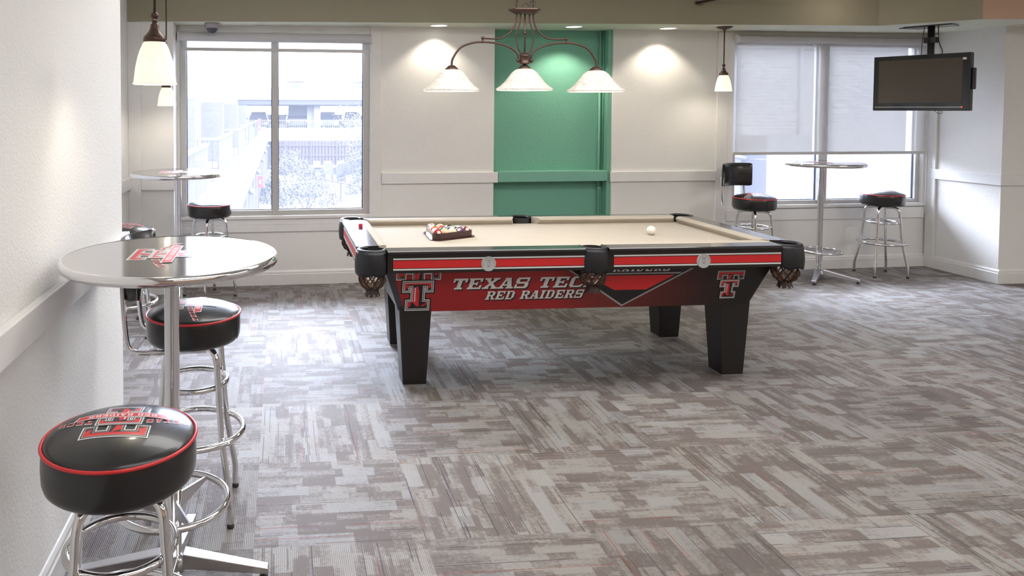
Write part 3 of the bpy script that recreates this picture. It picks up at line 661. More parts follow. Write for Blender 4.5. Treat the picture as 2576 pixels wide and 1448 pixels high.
# ------------------------------------------------------------------ television
def tv():
    TL = Vector((5.44, 6.24)); TR = Vector((5.715, 5.56)); c = (TL + TR) / 2; d = TR - TL; W = d.length; a = math.atan2(d.y, d.x)
    e = empty('television', (c.x, c.y, 1.545), a, 'flat screen television with glossy black bezel hanging from the soffit at right', 'television')
    h = 0.49; w = W / 2
    m_ = MB(); m_.box(-w, 0.0, 0.0, w, 0.055, h); m_.box(-w + .06, .055, .06, w - .06, .085, h - .06)
    bevel(m_.build('casing', 'black_gloss', e), 0.006, 3)
    m_ = MB(); m_.box(-w + .045, -.0015, .070, w - .055, 0.001, h - .040); m_.build('screen', 'tv_screen', e)
    m_ = MB(); m_.box(-w + .02, -.003, .030, w - .05, .0, .034); m_.build('trim_strip', 'chrome_dull', e)
    m_ = MB(); m_.box(w - .058, -.003, .028, w - .050, .0, .036); m_.build('power_light', 'led', e)
    m_ = MB(); m_.box(w - .06, -.0012, h - .060, w - .03, .0, h - .042); m_.build('sticker', 'ink_white', e)
    m_ = MB(); m_.box(w, .02, .18, w + .022, .05, .36); bevel(m_.build('side_speaker', 'black_gloss', e), .004)
    m_ = MB(); m_.box(-.10, .085, .14, .10, .10, .34); m_.box(-.03, .10, .20, .03, .20, .28); m_.build('bracket', 'black_wood', e)
    m_ = MB(); m_.tube([(0.0, .175, .10), (0.0, .175, .745)], 0.026, 16); m_.box(-.045, .15, .60, .045, .20, .65); m_.build('pole', 'black_wood', e)
    m_ = MB(); X_ = Matrix.Rotation(-a, 4, 'Z'); pt = X_.inverted() @ Vector((0, 0, 0))
    m_.prism([(-.20, .06), (.20, .06), (.16, .28), (-.16, .28)], .738, .7448, 0); m_.build('ceiling_plate', 'black_gloss', e)
    m_ = MB(); m_.tube(spl([(.05, .18, .74), (.055, .19, .60), (.09, .17, .52), (.085, .12, .44)]), .004, 6); m_.build('cable', 'cable', e); m_ = MB(); m_.tube(spl([(-.055, .18, .74), (-.07, .18, .60), (-.065, .16, .44)]), .003, 6); m_.build('cable', 'cable', e); m_ = MB()
    m_.tube(spl([(.09, .05, .01), (.12, .05, -.02), (.15, .05, -.022), (.155, .05, .01)]), .002, 6); m_.build('cable', 'cable', e)
tv()

# ------------------------------------------------------------------ bar stools
def dome_z(r):
    R = 0.172; t = min(r / R, 1.0)
    return 0.768 + 0.034 * (1 - t ** 2.6)
def make_stool(back=False):
    e = empty('bar_stool')
    prof = [(0.0001, dome_z(0))] + [(0.168 * k / 20, dome_z(0.168 * k / 20)) for k in range(1, 21)] + [(0.1715, .7655), (.1745, .760), (.1765, .74), (.1775, .715), (.176, .685), (.172, .672), (.164, .664), (.0001, .662)]
    m_ = MB(); m_.lathe(prof, 80)
    m_.tube([(.1785 * math.cos(-1.9), .1785 * math.sin(-1.9), z) for z in (.756, .70, .675)], .0012, 6)
    def fn(u, w, l): return (u, w, dome_z(math.hypot(u, w)) + 0.0004 + l)
    emblem(m_, fn, 1)
    seat = m_.build('seat', ['vinyl', 'ink_white', 'ink_grey', 'ink_black', 'ink_red'], e)
    m_ = MB(); m_.torus(.1765, .0042, .7625, 64, 8); m_.build('piping', 'piping', seat)
    m_ = MB(); m_.lathe([(.0001, .662), (.085, .662), (.088, .655), (.075, .648), (.0001, .648)], 32); m_.build('swivel_plate', 'black_wood', e)
    for k in range(4):
        a = PI / 4 + k * PI / 2; ca, sa = math.cos(a), math.sin(a)
        pts = spl([(.02, .642), (.085, .642), (.118, .630), (.133, .600), (.1385, .54), (.143, .50), (.150, .42), (.163, .31), (.185, .20), (.203, .118), (.208, .09), (.209, .012)], 6)
        m_ = MB(); m_.tube([(p.x * ca, p.x * sa, p.y) for p in [Vector((q[0], q[1])) for q in pts]], .0118, 12); lg = m_.build('leg', 'chrome', e)
        m_ = MB(); m_.lathe([(.0001, 0), (.0125, 0), (.0135, .004), (.0125, .014), (.0001, .014)], 16, X=Tm(.209 * ca, .209 * sa, 0)); m_.build('foot_cap', 'rubber', lg)
    m_ = MB(); m_.torus(.125, .0105, .5, 48, 10)
    for k in range(4):
        a = PI / 4 + k * PI / 2; m_.sphere((.137 * math.cos(a), .137 * math.sin(a), .5), .007, 8, 6)
    m_.build('upper_ring', 'chrome', e)
    m_ = MB(); m_.torus(.187, .0118, .31, 56, 10)
    for k in range(4):
        a = PI / 4 + k * PI / 2; m_.sphere((.199 * math.cos(a), .199 * math.sin(a), .31), .008, 8, 6)
    m_.build('foot_ring', 'chrome', e)
    if back:
        # backrest stands behind local -x
        for sg in (-1, 1):
            m_ = MB(); m_.tube(spl([(.06, sg * .125, .655), (-.05, sg * .135, .655), (-.16, sg * .14, .656), (-.205, sg * .14, .668), (-.222, sg * .14, .70), (-.232, sg * .138, .80), (-.238, sg * .135, .93)], 8), .0095, 10); m_.build('back_tube', 'chrome', e)
        m_ = MB(); n = 16; vs = []
        secs = [(-.012, .0), (-.016, .03), (-.018, .09), (-.016, .15), (-.010, .182), (.010, .186), (.022, .15), (.026, .09), (.022, .03), (.012, -.002)]
        for i in range(n + 1):
            t = -1 + 2 * i / n; a = t * 0.78; k = 1.0 if abs(t) < .93 else .72
            for r_, z_ in secs:
                rr = .262 - r_ * k + .012; vs.append((-rr * math.cos(a) * 1.0 + .018, rr * math.sin(a) * .90, .850 + .105 + (z_ - .093) * (1.12 if abs(t) < .93 else 1.04)))
        ns = len(secs); fs = [(i * ns + j, i * ns + (j + 1) % ns, (i + 1) * ns + (j + 1) % ns, (i + 1) * ns + j) for i in range(n) for j in range(ns)]
        fs += [list(range(ns)), [n * ns + j for j in range(ns)][::-1]]
        m_.add(vs, fs, 0, True); m_.build('backrest', 'vinyl', e)
    return e
st = make_stool(); sb = make_stool(True)
used = set()
def place(proto, x, y, rz, seat_rz, label, group):
    if proto.name in used: o = copy_tree(proto)
    else: o = proto; used.add(proto.name)
    o.location = (x, y, 0); o.rotation_euler = (0, 0, rz); tag(o, label, 'bar stool', group)
    for ch in bpy.data.objects:
        if ch.parent == o and ch.name.startswith('seat'): ch.rotation_euler = (0, 0, seat_rz - rz)
    return o
GB = 'backless chrome bar stools'; GC = 'chrome bar stools with a backrest'
R = math.radians
place(st, -0.380, 1.742, R(12), R(180), 'black topped chrome bar stool nearest the camera, front left corner', GB)
place(sb, -0.333, 2.80, R(0), R(90), 'chrome bar stool with backrest behind the pole of the front bar table', GC)
place(st, -0.582, 6.02, R(40), R(90), 'backless bar stool standing in front of the left window', GB)
place(st, -0.985, 4.74, R(20), R(160), 'bar stool half hidden behind the corner of the near left wall', GB)
place(st, 5.634, 6.32, R(-8), R(0), 'backless bar stool right of the far right bar table', GB)
place(sb, 4.225, 6.125, R(-75), R(20), 'bar stool with backrest left of the far right bar table', GC)

# ------------------------------------------------------------------ bar tables
def make_table():
    e = empty('bar_table')
    m_ = MB(); m_.lathe([(.0001, 1.072), (.331, 1.072)], 96, smooth=False)
    # printed emblem: top of the letters towards -x, lines read towards +y
    def fn(u, w, l): return (-w - 0.030, u, 1.0723 + l)
    sc = 1.28
    def fs(u, w, l): return fn(u * sc, w * sc, l)
    emblem(m_, fs, 1, h=.150, y0=-.075, sub=0)
    m_.build('tabletop', ['brushed', 'ink_white', 'ink_grey', 'ink_grey', 'ink_red'], e)
    m_ = MB(); m_.lathe([(.331, 1.0722), (.334, 1.0735), (.339, 1.070), (.3425, 1.064), (.3435, 1.057), (.3425, 1.049), (.338, 1.043), (.331, 1.041), (.0001, 1.041)], 96); m_.build('edge_band', 'chrome', e)
    m_ = MB(); m_.lathe([(.10, 1.041), (.10, 1.034), (.03, 1.028), (.024, 1.02), (.024, .30)], 32); m_.build('pole', 'chrome', e)
    m_ = MB(); m_.lathe([(.024, .30), (.0275, .298), (.0275, .09), (.035, .085), (.042, .075), (.044, .055), (.044, .036), (.036, .032), (.0001, .032)], 32); m_.build('base_sleeve', 'chrome', e)
    m_ = MB(); m_.torus(.176, .0115, .262, 64, 10); fr = m_.build('foot_ring', 'chrome', e)
    for k in range(3):
        a = R(60 + 120 * k); X_ = Tm(0, 0, 0, a)
        m_ = MB(); m_.add([(.026, -.003, .275), (.170, -.003, .268), (.170, -.003, .256), (.026, -.003, .215), (.026, .003, .275), (.170, .003, .268), (.170, .003, .256), (.026, .003, .215)],
                          [(0, 1, 2, 3), (7, 6, 5, 4), (0, 4, 5, 1), (1, 5, 6, 2), (2, 6, 7, 3), (3, 7, 4, 0)], 0, X=X_); m_.build('bracket', 'chrome_dull', fr)
    for k in range(4):
        a = k * PI / 2; X_ = Tm(0, 0, 0, a)
        m_ = MB(); m_.add([(.035, -.024, .045), (.035, .024, .045), (.035, .024, .095), (.035, -.024, .095), (.312, -.017, .020), (.312, .017, .020), (.312, .017, .040), (.312, -.017, .040)],
                          [(3, 2, 1, 0), (4, 5, 6, 7), (0, 1, 5, 4), (2, 3, 7, 6), (1, 2, 6, 5), (3, 0, 4, 7)], 0, X=X_)
        lg = m_.build('base_leg', 'chrome_dull', e); bevel(lg, .003)
        m_ = MB(); m_.lathe([(.0001, 0), (.014, 0), (.014, .008), (.006, .010), (.006, .024)], 14, X=Tm(.296 * math.cos(a), .296 * math.sin(a), 0)); m_.build('leveling_foot', 'rubber', lg)
    return e
tb = make_table()
def ptab(o, x, y, rz, label, top_rz=0.0):
    o.location = (x, y, 0); o.rotation_euler = (0, 0, rz); tag(o, label, 'bar table', 'round chrome edged bar tables')
    for ch in bpy.data.objects:
        if ch.parent == o and ch.name.startswith('tabletop'): ch.rotation_euler = (0, 0, top_rz - rz)
t2 = copy_tree(tb); t3 = copy_tree(tb)
ptab(tb, -0.352, 2.375, R(-4), 'round steel topped bar table in the foreground at left')
ptab(t2, -0.765, 5.50, R(20), 'round bar table in front of the left window')
ptab(t3, 4.92, 6.20, R(45), 'round bar table in front of the right window')

# ------------------------------------------------------------------ pool table
PT = empty('pool_table', (0, 0, 0), 0, 'pool table with tan cloth, red striped black body and printed apron', 'pool table')
X0, X1, Y0, Y1 = 0.405, 2.890, 3.722, 4.950
TOP, BED = 0.806, 0.765
# bed
m_ = MB(); m_.box(X0 + .13, Y0 + .13, BED - .03, X1 - .13, Y1 - .13, BED); m_.build('cloth_bed', 'cloth', PT)
# rails: (wood top, cushion) swept along local x, mapped with a matrix; profile y = 0 outer edge, + inward
wood = [(0.012, .684), (.012, .786), (0, .789), (0, .799), (.004, .803), (.122, TOP), (.122, .70), (.05, .684)]
cush = [(.122, .70), (.122, TOP + .0005), (.150, TOP + .001), (.168, TOP - .004), (.174, TOP - .010), (.172, TOP - .016), (.152, BED - .001), (.152, .70)]
def rail(p0, p1, ww=.122):
    global wood, cush
    wood = [(0.012, .684), (.012, .786), (0, .789), (0, .799), (.004, .803), (ww, TOP), (ww, .70), (.05, .684)]
    cush = [(ww, .70), (ww, TOP + .0005), (.150, TOP + .001), (.168, TOP - .004), (.174, TOP - .010), (.172, TOP - .016), (.152, BED - .001), (.152, .70)]
    p0 = Vector(p0); p1 = Vector(p1); d = p1 - p0; a = math.atan2(d.y, d.x); X_ = Tm(p0.x, p0.y, 0, a); n = d.length
    m_ = MB(); m_.profile_x(wood, 0, n, 0, X_, mis=[1, 0, 0, 0, 0, 0, 0, 0])
    for z0_, z1_, k in ((.700, .708, 2), (.7115, .7515, 3), (.7555, .7635, 2)):
        m_.box(.030, .0095, z0_, n - .002, .0125, z1_, k, X_)
    for k in range(1, int(n / .31) + 1):
        m_.lathe([(.0001, .8042), (.0045, .8042)], 12, 4, X_ @ Tm(n * k / (int(n / .31) + 1), .055, .0005), smooth=False)
    o = m_.build('rail', ['rail_top', 'black_wood', 'ink_white', 'ink_red', 'ink_white'], PT)
    m_ = MB(); n2 = n; prof = cush; vs = []
    for x, sh in ((0, -1), (n, 1)):
        for y, z in prof:
            k = max(0.0, (y - .13)) * .8; vs.append((x - sh * k * 1.0, y, z))
    c_ = len(prof); m_.add(vs, [(i, (i + 1) % c_, c_ + (i + 1) % c_, c_ + i) for i in range(c_)] + [list(range(c_)), list(range(c_, 2 * c_))[::-1]], 0, X=X_)
    m_.build('cushion', 'cloth', o)
MX = 1.688
rail((X0 + .150, Y0), (MX - .066, Y0), .085); rail((MX + .066, Y0), (X1 - .150, Y0), .085)
rail((X1 - .150, Y1), (MX + .066 - .03, Y1), .085); rail((MX - .066 - .03, Y1), (X0 + .150, Y1), .085)
rail((X1, Y0 + .150), (X1, Y1 - .150)); rail((X0, Y1 - .150), (X0, Y0 + .150))
# seals on the near rail
def font_mesh(txt, size):
    cu = bpy.data.curves.new('t', 'FONT'); cu.body = txt; cu.size = size; cu.align_x = 'CENTER'; cu.align_y = 'CENTER'; cu.resolution_u = 3
    o = bpy.data.objects.new('t', cu); me = bpy.data.meshes.new_from_object(o); vs = [tuple(v.co) for v in me.vertices]; fs = [list(p.vertices) for p in me.polygons]
    bpy.data.objects.remove(o); bpy.data.curves.remove(cu); bpy.data.meshes.remove(me); return vs, fs
for sx, sy in ((1.094, .728), (2.290, .724)):
    m_ = MB(); Xs = Matrix.Translation((sx, Y0 + .0085, sy)) @ Matrix.Rotation(PI / 2, 4, 'X')
    r = .0385; m_.lathe([(.0001, .002), (r, .002), (r + .0015, .0)], 40, 0, Xs, smooth=False)
    m_.lathe([(r * .955, .0024), (r * .925, .0024)], 40, 1, Xs, smooth=False); m_.lathe([(r * .66, .0024), (r * .625, .0024)], 40, 1, Xs, smooth=False)
    ring = 'TEXAS TECH UNIVERSITY'
    for i, ch in enumerate(ring):
        if ch == ' ': continue
        a = R(205 - 230 * i / (len(ring) - 1)); vs, fs = font_mesh(ch, .0105)
        m_.add(vs, fs, 1, X=Xs @ Tm(r * .79 * math.cos(a), r * .79 * math.sin(a), .0026) @ Matrix.Rotation(a - PI / 2, 4, 'Z'))
    sh_ = [(-.012, .010), (-.012, -.006), (-.007, -.014), (0, -.018), (.007, -.014), (.012, -.006), (.012, .010)]
    m_.flat(sh_, lambda u, w: Xs @ Vector((u, w, .0025)), 1); 
    for bx, bz in ((-.010, .001), (-.0035, .001), (.003, .001), (-.010, -.007), (-.0035, -.007), (.003, -.007)):
        m_.flat(rc(bx, bz, bx + .0052, bz + .006), lambda u, w: Xs @ Vector((u, w, .0028)), 0)
    m_.flat([(-.017, .018), (-.006, .012), (.006, .012), (.017, .018), (.005, .019), (.0, .022), (-.005, .019)], lambda u, w: Xs @ Vector((u, w, .0026)), 1)
    m_.build('seal_plate', ['seal', 'ink_grey'], PT)

# cabinet with sloping apron
def chamf(x0, x1, y0, y1, c): return [(x0 + c, y0), (x1 - c, y0), (x1, y0 + c), (x1, y1 - c), (x1 - c, y1), (x0 + c, y1), (x0, y1 - c), (x0, y0 + c)]
AB, AT = 0.425, 0.686
bot = chamf(.650, 2.712, 3.930, 4.790, .030); top = chamf(.560, 2.835, 3.862, 4.86, .040)
m_ = MB(); n = 8; vs = [(p[0], p[1], AB) for p in bot] + [(p[0], p[1], AT) for p in top]
for i in range(n): m_.add(vs, [(i, (i + 1) % n, n + (i + 1) % n, n + i)], 1 if i in (0, 4) else 0)
m_.add(vs, [list(range(8))[::-1], list(range(8, 16))], 0)
def ap(x, z, l=0.0):                                                 # point on the sloping front apron
    t = (z - AB) / (AT - AB); return (x, 3.930 + (3.862 - 3.930) * t - 0.0008 - l, z)
def apf(lift): return lambda u, w: ap(u, w, lift)
# big double T at left (cut by the rail), smaller one at right
for i, (k, p) in enumerate(double_t()):
    m_.flat([(.748 + x * .262 * 1.0 + (.0), .432 + y * .262) for x, y in p], apf(.0006 + i * .00005), 2 + KEY[k])
    m_.flat([(2.548 + x * .172, .466 + y * .168) for x, y in p], apf(.0006 + i * .00005), 2 + KEY[k])
for txt, x, z, h, w, gap in (('TEXAS TECH', .930, .553, .064, .079, .12), ('RED RAIDERS', 1.128, .488, .050, .0485, .15)):
    ps, xe = text_polys(txt, x, z, h, w, gap, .28)
    for i, p in enumerate(ps):
        m_.flat([(a + .007, b - .007) for a, b in p], apf(.0006 + i * 2e-6), 4)
        m_.flat(p, apf(.0010 + i * 4e-6), 2)
# triangular badge at the middle: grey outline, black body, red upper field, white letters
bd = [(1.560, .672), (2.345, .668), (1.925, .430)]
m_.flat(bd, apf(.00040), 3); m_.flat(inset(bd, -.0)[:3], apf(.00041), 3)
def shrink(p, k):
    c_ = (sum(a for a, b in p) / 3, sum(b for a, b in p) / 3 + .0); return [(c_[0] + (a - c_[0]) * k, c_[1] + (b - c_[1]) * k) for a, b in p]
m_.flat(shrink(bd, .93), apf(.00048), 4)
m_.flat([(1.675, .6255), (2.238, .6235), (2.252, .6320), (1.660, .6340)], apf(.0006), 3)
m_.flat([(1.702, .618), (2.212, .616), (2.055, .530), (1.870, .530)], apf(.0006), 5)
ps, xe = text_polys('RED RAIDERS', 1.665, .641, .036, .0405, .28, .2)
for p in ps: m_.flat(p, apf(.0006), 2)
vs, fs = font_mesh('\u00ae', .022); m_.add([ap(.822 + v[0], .437 + v[1], .0008) for v in vs], fs, 4)
m_.build('cabinet', ['black_wood', 'apron', 'ink_white', 'ink_grey', 'ink_black', 'ink_red'], PT)
# legs: tapered square posts
for lx, ly in ((.742, 4.012), (2.612, 4.012), (.775, 4.705), (2.615, 4.705)):
    m_ = MB(); a_, b_ = .066, .091
    m_.prism(chamf(lx - a_, lx + a_, ly - a_, ly + a_, .004), .012, AB + .02, top=chamf(lx - b_, lx + b_, ly - b_ + .012, ly + b_, .004)); lg = m_.build('leg', 'black_wood', PT)
    m_ = MB(); m_.box(lx - .064, ly - .064, 0, lx + .064, ly + .064, .012); m_.build('foot_plate', 'chrome_dull', lg)
# pockets
def pocket(px, py, ang, corner, tail=True):
    X_ = Tm(px, py, 0, ang)                                          # local -y points out of the table
    r = .070 if corner else .062; half = R(118) if corner else R(82)
    m_ = MB(); n = 20
    path = [(r * math.sin(t), -r * math.cos(t), .7965) for t in [-half + 2 * half * k / n for k in range(n + 1)]]
    if not corner: path = [(-r - .004, .03, .7965)] + path + [(r + .004, .03, .7965)]
    m_.tube(path, .0105, 10, X=X_, flat=1.35); e_ = m_.build('pocket', 'leather', PT)
    # liner
    m_ = MB(); m_.lathe([(r * .98, .800), (r * .98, .70)], 24, X=X_)
    m_.build('pocket_liner', 'rubber', e_)
    # leather shield with scalloped hem
    m_ = MB(); vs = []; n = 28; rows = 8
    for j in range(rows + 1):
        for k in range(n + 1):
            t = -1 + 2 * k / n; a = t * half * .98; sc_ = .012 * abs(math.cos(t * PI * 1.5)) + (.010 if abs(t) < .7 else .0)
            zb = .688 - sc_; zz = .796 + (zb - .796) * j / rows; rr = r + .014 + .012 * (1 - j / rows) * 0 + .006 * math.sin(PI * j / rows) + (.006 * j / rows)
            vs.append((rr * math.sin(a), -rr * math.cos(a), zz))
    m_.add(vs, [(j * (n + 1) + k, j * (n + 1) + k + 1, (j + 1) * (n + 1) + k + 1, (j + 1) * (n + 1) + k) for j in range(rows) for k in range(n)], 0, True, X_)
    s_ = m_.build('shield', 'leather', e_); md = s_.modifiers.new('thick', 'SOLIDIFY'); md.thickness = .005; md.offset = 1
    # lattice net
    def nr(z):                                                       # radius by height
        t = (z - .555) / (.690 - .555)
        pts = [(0, .043), (.12, .036), (.24, .030), (.42, .058), (.62, .068), (.85, .064), (1, .058)]
        for (a, ra), (b, rb) in zip(pts, pts[1:]):
            if t <= b + 1e-6: u = (t - a) / (b - a); u = u * u * (3 - 2 * u); return ra + (rb - ra) * u
        return pts[-1][1]
    m_ = MB(); ns = 9
    for k in range(ns):
        for sg in (-1, 1):
            P = []
            for j in range(22):
                z = .692 - (.692 - .583) * j / 21; a = 2 * PI * k / ns + sg * 1.15 * j / 21; rr = nr(z) + (.0015 if sg > 0 else -.001)
                P.append((rr * math.cos(a), rr * math.sin(a), z))
            m_.tube(P, .0030, 6, X=X_, mi=0, flat=1.75); m_.tube([(x * .95, y * .95, z) for x, y, z in P], .0026, 5, X=X_, mi=1, flat=2.2)
    vs = []; N = 36
    for j, z in enumerate((.590, .578, .566, .555)):
        for k in range(N):
            a = 2 * PI * k / N; rr = nr(z); vs.append((rr * math.cos(a), rr * math.sin(a), z - (.004 * (k % 3 == 0) if j == 3 else 0)))
    fs = [(j * N + k, j * N + (k + 1) % N, (j + 1) * N + (k + 1) % N, (j + 1) * N + k) for j in range(3) for k in range(N) if not (j == 2 and k % 4 == 0)]
    m_.add(vs, fs, 0, True, X_); m_.build('net', ['net', 'net_inner'], e_)
pocket(X0 + .078, Y0 + .080, R(-45), True); pocket(X1 - .075, Y0 + .080, R(45), True)
pocket(X0 + .078, Y1 - .080, R(-135), True); pocket(X1 - .075, Y1 - .080, R(135), True)
pocket(MX, Y0 + .058, 0, False); pocket(MX - .03, Y1 - .058, PI, False)

# balls, rack, chalk
def ball_mat(name, col, stripe):
    t = NT(name); b = t.b; b.inputs['Roughness'].default_value = .06; b.inputs['Coat Weight'].default_value = .5
    sp = t.new('ShaderNodeSeparateXYZ'); t.put(sp.inputs[0], t.coord()); z = t.math('ABSOLUTE', sp.outputs[2]); x = sp.outputs[0]
    col_ = t.mix(t.math('GREATER_THAN', z, .0145), col, (0.80, 0.77, 0.66)) if stripe else None
    r2 = t.math('ADD', t.math('MULTIPLY', sp.outputs[1], sp.outputs[1]), t.math('MULTIPLY', sp.outputs[2], sp.outputs[2]))
    spot = t.math('LESS_THAN', r2, 0.0098 ** 2)
    base = col_ if stripe else t.mix(0.0, col, col)
    t.l.new(t.mix(spot, base, (0.80, 0.77, 0.66)), b.inputs['Base Color']); return t.m
BR = 0.0286
def ball(x, y, z, label, col, stripe=False, num='', rot=(0, 0, 0), plain=None):
    m_ = MB(); m_.sphere((0, 0, 0), BR, 32, 20)
    if plain: mats = [plain]
    else:
        mats = [ball_mat('ball_' + label.split()[0], col, stripe), 'ink_black']
        for sg in (1, -1):
            vs, fs = font_mesh(num, .013)
            m_.add([(sg * math.sqrt(max(BR ** 2 - v[0] ** 2 - v[1] ** 2, 0)) + sg * .0002, sg * v[0], v[1]) for v in vs], fs, 1)
    o = m_.build('cue_ball' if plain else 'billiard_ball', mats); o.location = (x, y, z); o.rotation_euler = rot
    tag(o, label, 'billiard ball', None if plain else 'racked billiard balls'); return o
ball(2.303, 4.320, BED + BR, 'plain white cue ball alone on the cloth at right', None, plain='cue')
# rack: left edge runs back to front, front edge runs to the right
A = Vector((0.905, 4.500)); ang_f = R(20)                              # direction front-left corner -> right corner
FL = Vector((0.948, 4.205)); d1 = Vector((math.cos(R(27)), math.sin(R(27)))); d2 = Vector((math.cos(R(87)), math.sin(R(87))))
SP = BR * 2 + .0003; o0 = Vector((0.932, 4.250))
cols = {
 (0, 4): ('white ball with a dark red stripe at the back left corner of the rack', (.35, .02, .02), True, '15'),
 (0, 3): ('white ball with a green stripe on the left side of the rack', (.02, .16, .06), True, '14'),
 (0, 2): ('orange ball in the middle of the left side of the rack', (.75, .13, .05), False, '5'),
 (0, 1): ('pinkish red striped ball beside the front left ball of the rack', (.62, .04, .05), True, '11'),
 (0, 0): ('dark red number ball at the front left corner of the rack', (.32, .02, .015), False, '7'),
 (1, 3): ('cream sided ball at the back of the rack, second diagonal row', (.62, .45, .22), True, '9'),
 (1, 2): ('bright orange red ball in the middle of the rack', (.75, .05, .02), False, '3'),
 (1, 1): ('green ball in the middle of the rack behind the cream one', (.02, .18, .09), False, '6'),
 (1, 0): ('cream orange ball, second along the front edge of the rack', (.72, .50, .28), False, '1'),
 (2, 2): ('black ball at the back edge of the rack', (.012, .012, .014), False, '8'),
 (2, 1): ('dark purple striped ball inside the rack', (.06, .02, .10), True, '12'),
 (2, 0): ('cream ball in the middle of the front edge of the rack', (.70, .58, .36), True, '13'),
 (3, 1): ('dark green ball near the right corner of the rack', (.01, .07, .05), True, '10'),
 (3, 0): ('purple number ball, fourth along the front edge of the rack', (.09, .015, .10), False, '4'),
 (4, 0): ('maroon ball with white side at the right corner of the rack', (.18, .02, .02), True, '2')}
for (i, j), (lab, col, stp, num) in cols.items():
    p = o0 + d1 * SP * i + d2 * SP * j
    rr = (random.uniform(-1.2, 1.2), random.uniform(-1.2, 1.2), random.uniform(0, 6))
    if (i, j) == (0, 0): rr = (0, R(-25), R(-80))
    if (i, j) == (3, 0): rr = (0, R(-35), R(-115))
    ball(p.x, p.y, BED + .006 + BR, lab, col, stp, num, rr)
e = empty('ball_rack', (o0.x, o0.y, BED), 0, 'dark red plastic triangle rack holding the balls on the tan cloth', 'ball rack')
def tri(off, rnd=.02):
    A_, B_, C_ = Vector((0, 0)), d1 * SP * 4, d2 * SP * 4; cen = (A_ + B_ + C_) / 3; pts = []
    for P in (A_, B_, C_):
        dirc = (P - cen).normalized()
        base_ = math.atan2(dirc.y, dirc.x)
        for k in range(13):
            a = base_ + R(-60 + 10 * k); pts.append((P.x + off * math.cos(a), P.y + off * math.sin(a)))
    return pts
def ring(mb, o1, i1, z0_, z1_, o2=None, mi=0):
    po, pi_ = tri(o1), tri(i1); po2 = tri(o2 or o1); n = len(po)
    vs = [(*p, z0_) for p in po] + [(*p, z1_) for p in po2] + [(*p, z1_) for p in pi_] + [(*p, z0_) for p in pi_]
    for q in range(4):
        mb.add(vs, [(q * n + k, q * n + (k + 1) % n, ((q + 1) % 4) * n + (k + 1) % n, ((q + 1) % 4) * n + k) for k in range(n)], mi)
m_ = MB(); ring(m_, BR + .004, BR + .0008, .006, .042); m_.build('rim', 'rack', e)
m_ = MB(); ring(m_, BR + .022, BR + .0008, .0, .006, BR + .019); 
m_.build('flange', 'rack', e); m_ = MB(); m_.prism(tri(BR + .0005), .0005, .0055); m_.build('tray', 'rack', e)
M['chalk_wrap'] = mat('red_paper_wrap', (0.55, 0.02, 0.05), 0.4)
e = empty('chalk_cube', (0.497, 4.50, .8055), R(10), 'small red cube of cue chalk on the left rail of the pool table', 'chalk')
m_ = MB(); m_.box(-.0115, -.0115, 0, .0115, .0115, .022); bevel(m_.build('label_wrap', 'chalk_wrap', e), .001)
m_ = MB(); m_.lathe([(.0001, .0215), (.004, .0218), (.0085, .0225), (.0112, .0226)], 16); m_.build('chalk', mat('blue_chalk', (.10, .12, .30), .95), e)

# ------------------------------------------------------------------ outside, left window: courtyard, wing with balconies, garage
GZ = -3.4
m_ = MB(); m_.add([(-40, 8, GZ), (60, 8, GZ), (60, 130, GZ), (-40, 130, GZ)], [(0, 1, 2, 3)]); struct('courtyard_ground', m_, 'ext_conc')
bd_ = empty('hotel_wing', (-3.4, 8, GZ), 0, 'pale wing with brick fins and a covered walkway running away outside the left window', 'building')
m_ = MB(); m_.box(-1.5, 0, 0, 0, 50.5, 7.2); m_.build('wall', 'ext_white', bd_)
m_ = MB(); m_.box(0, 0, 2.50, 2.25, 50.5, 2.72); m_.box(2.25, 0, 2.42, 2.40, 50.5, 2.75); m_.build('walkway_roof', 'ext_white', bd_)
bal = [(12.7, 19.0), (22.5, 28.7), (32.7, 39.0), (43.4, 49.5), (53.5, 59.0)]
for i, (a, b_) in enumerate(bal):
    m_ = MB(); m_.box(0, a - 8 - 1.2, 2.7, .95, a - 8 - .9, 5.25); m_.build('brick_fin', 'brick', bd_)
    m_ = MB(); m_.box(-.01, a - 8 + 1.2, 2.75, .03, a - 8 + 3.0, 5.0); m_.build('sliding_door', 'car_glass', bd_)
for k in range(16):
    m_ = MB(); m_.box(2.05, 2 + k * 3.2, 0, 2.35, 2.3 + k * 3.2, 2.45); m_.build('column', 'ext_cream', bd_)
m_ = MB(); m_.box(1.2, 1, 0, 1.3, 50, 2.45); m_.build('lower_wall', 'brick', bd_)
for k in range(5):
    m_ = MB(); m_.sphere((2.45, 16 + k * 7.5, 2.25), .11, 12, 8); m_.build('wall_lamp', 'ext_conc', bd_)
names_b = ['nearest', 'second', 'third', 'fourth', 'farthest']
for i, (a, b_) in enumerate(bal):
    e = empty('balcony_railing', (-1.9, a, -.70), 0, '%s grey ribbed balcony railing panel along the wing outside the left window' % names_b[i], 'railing', 'balcony railings on the hotel wing')
    n = b_ - a; m_ = MB(); k = 0.0
    m_.box(-.03, 0, .20, 0, n, 1.30)
    while k < n: m_.box(0, k, .20, .015, k + .06, 1.30); k += .14
    m_.build('side_panel', 'ext_grey', e)
    m_ = MB(); m_.box(-.06, -.02, 1.30, .05, n + .02, 1.38); m_.box(-1.4, -.04, 1.30, -.06, .04, 1.38); m_.build('handrail', 'ext_conc', e)
    m_ = MB()
    for q in range(9): m_.box(-1.4 + q * .15, -.012, .06, -1.375 + q * .15, .012, 1.30)
    for z_ in (.18, .42): m_.box(-1.4, -.010, z_, -.03, .010, z_ + .03)
    m_.build('end_bars', 'ext_dark', e)
    m_ = MB(); m_.box(-1.4, 0, .0, .05, n, .08); m_.build('floor_slab', 'ext_conc', e)
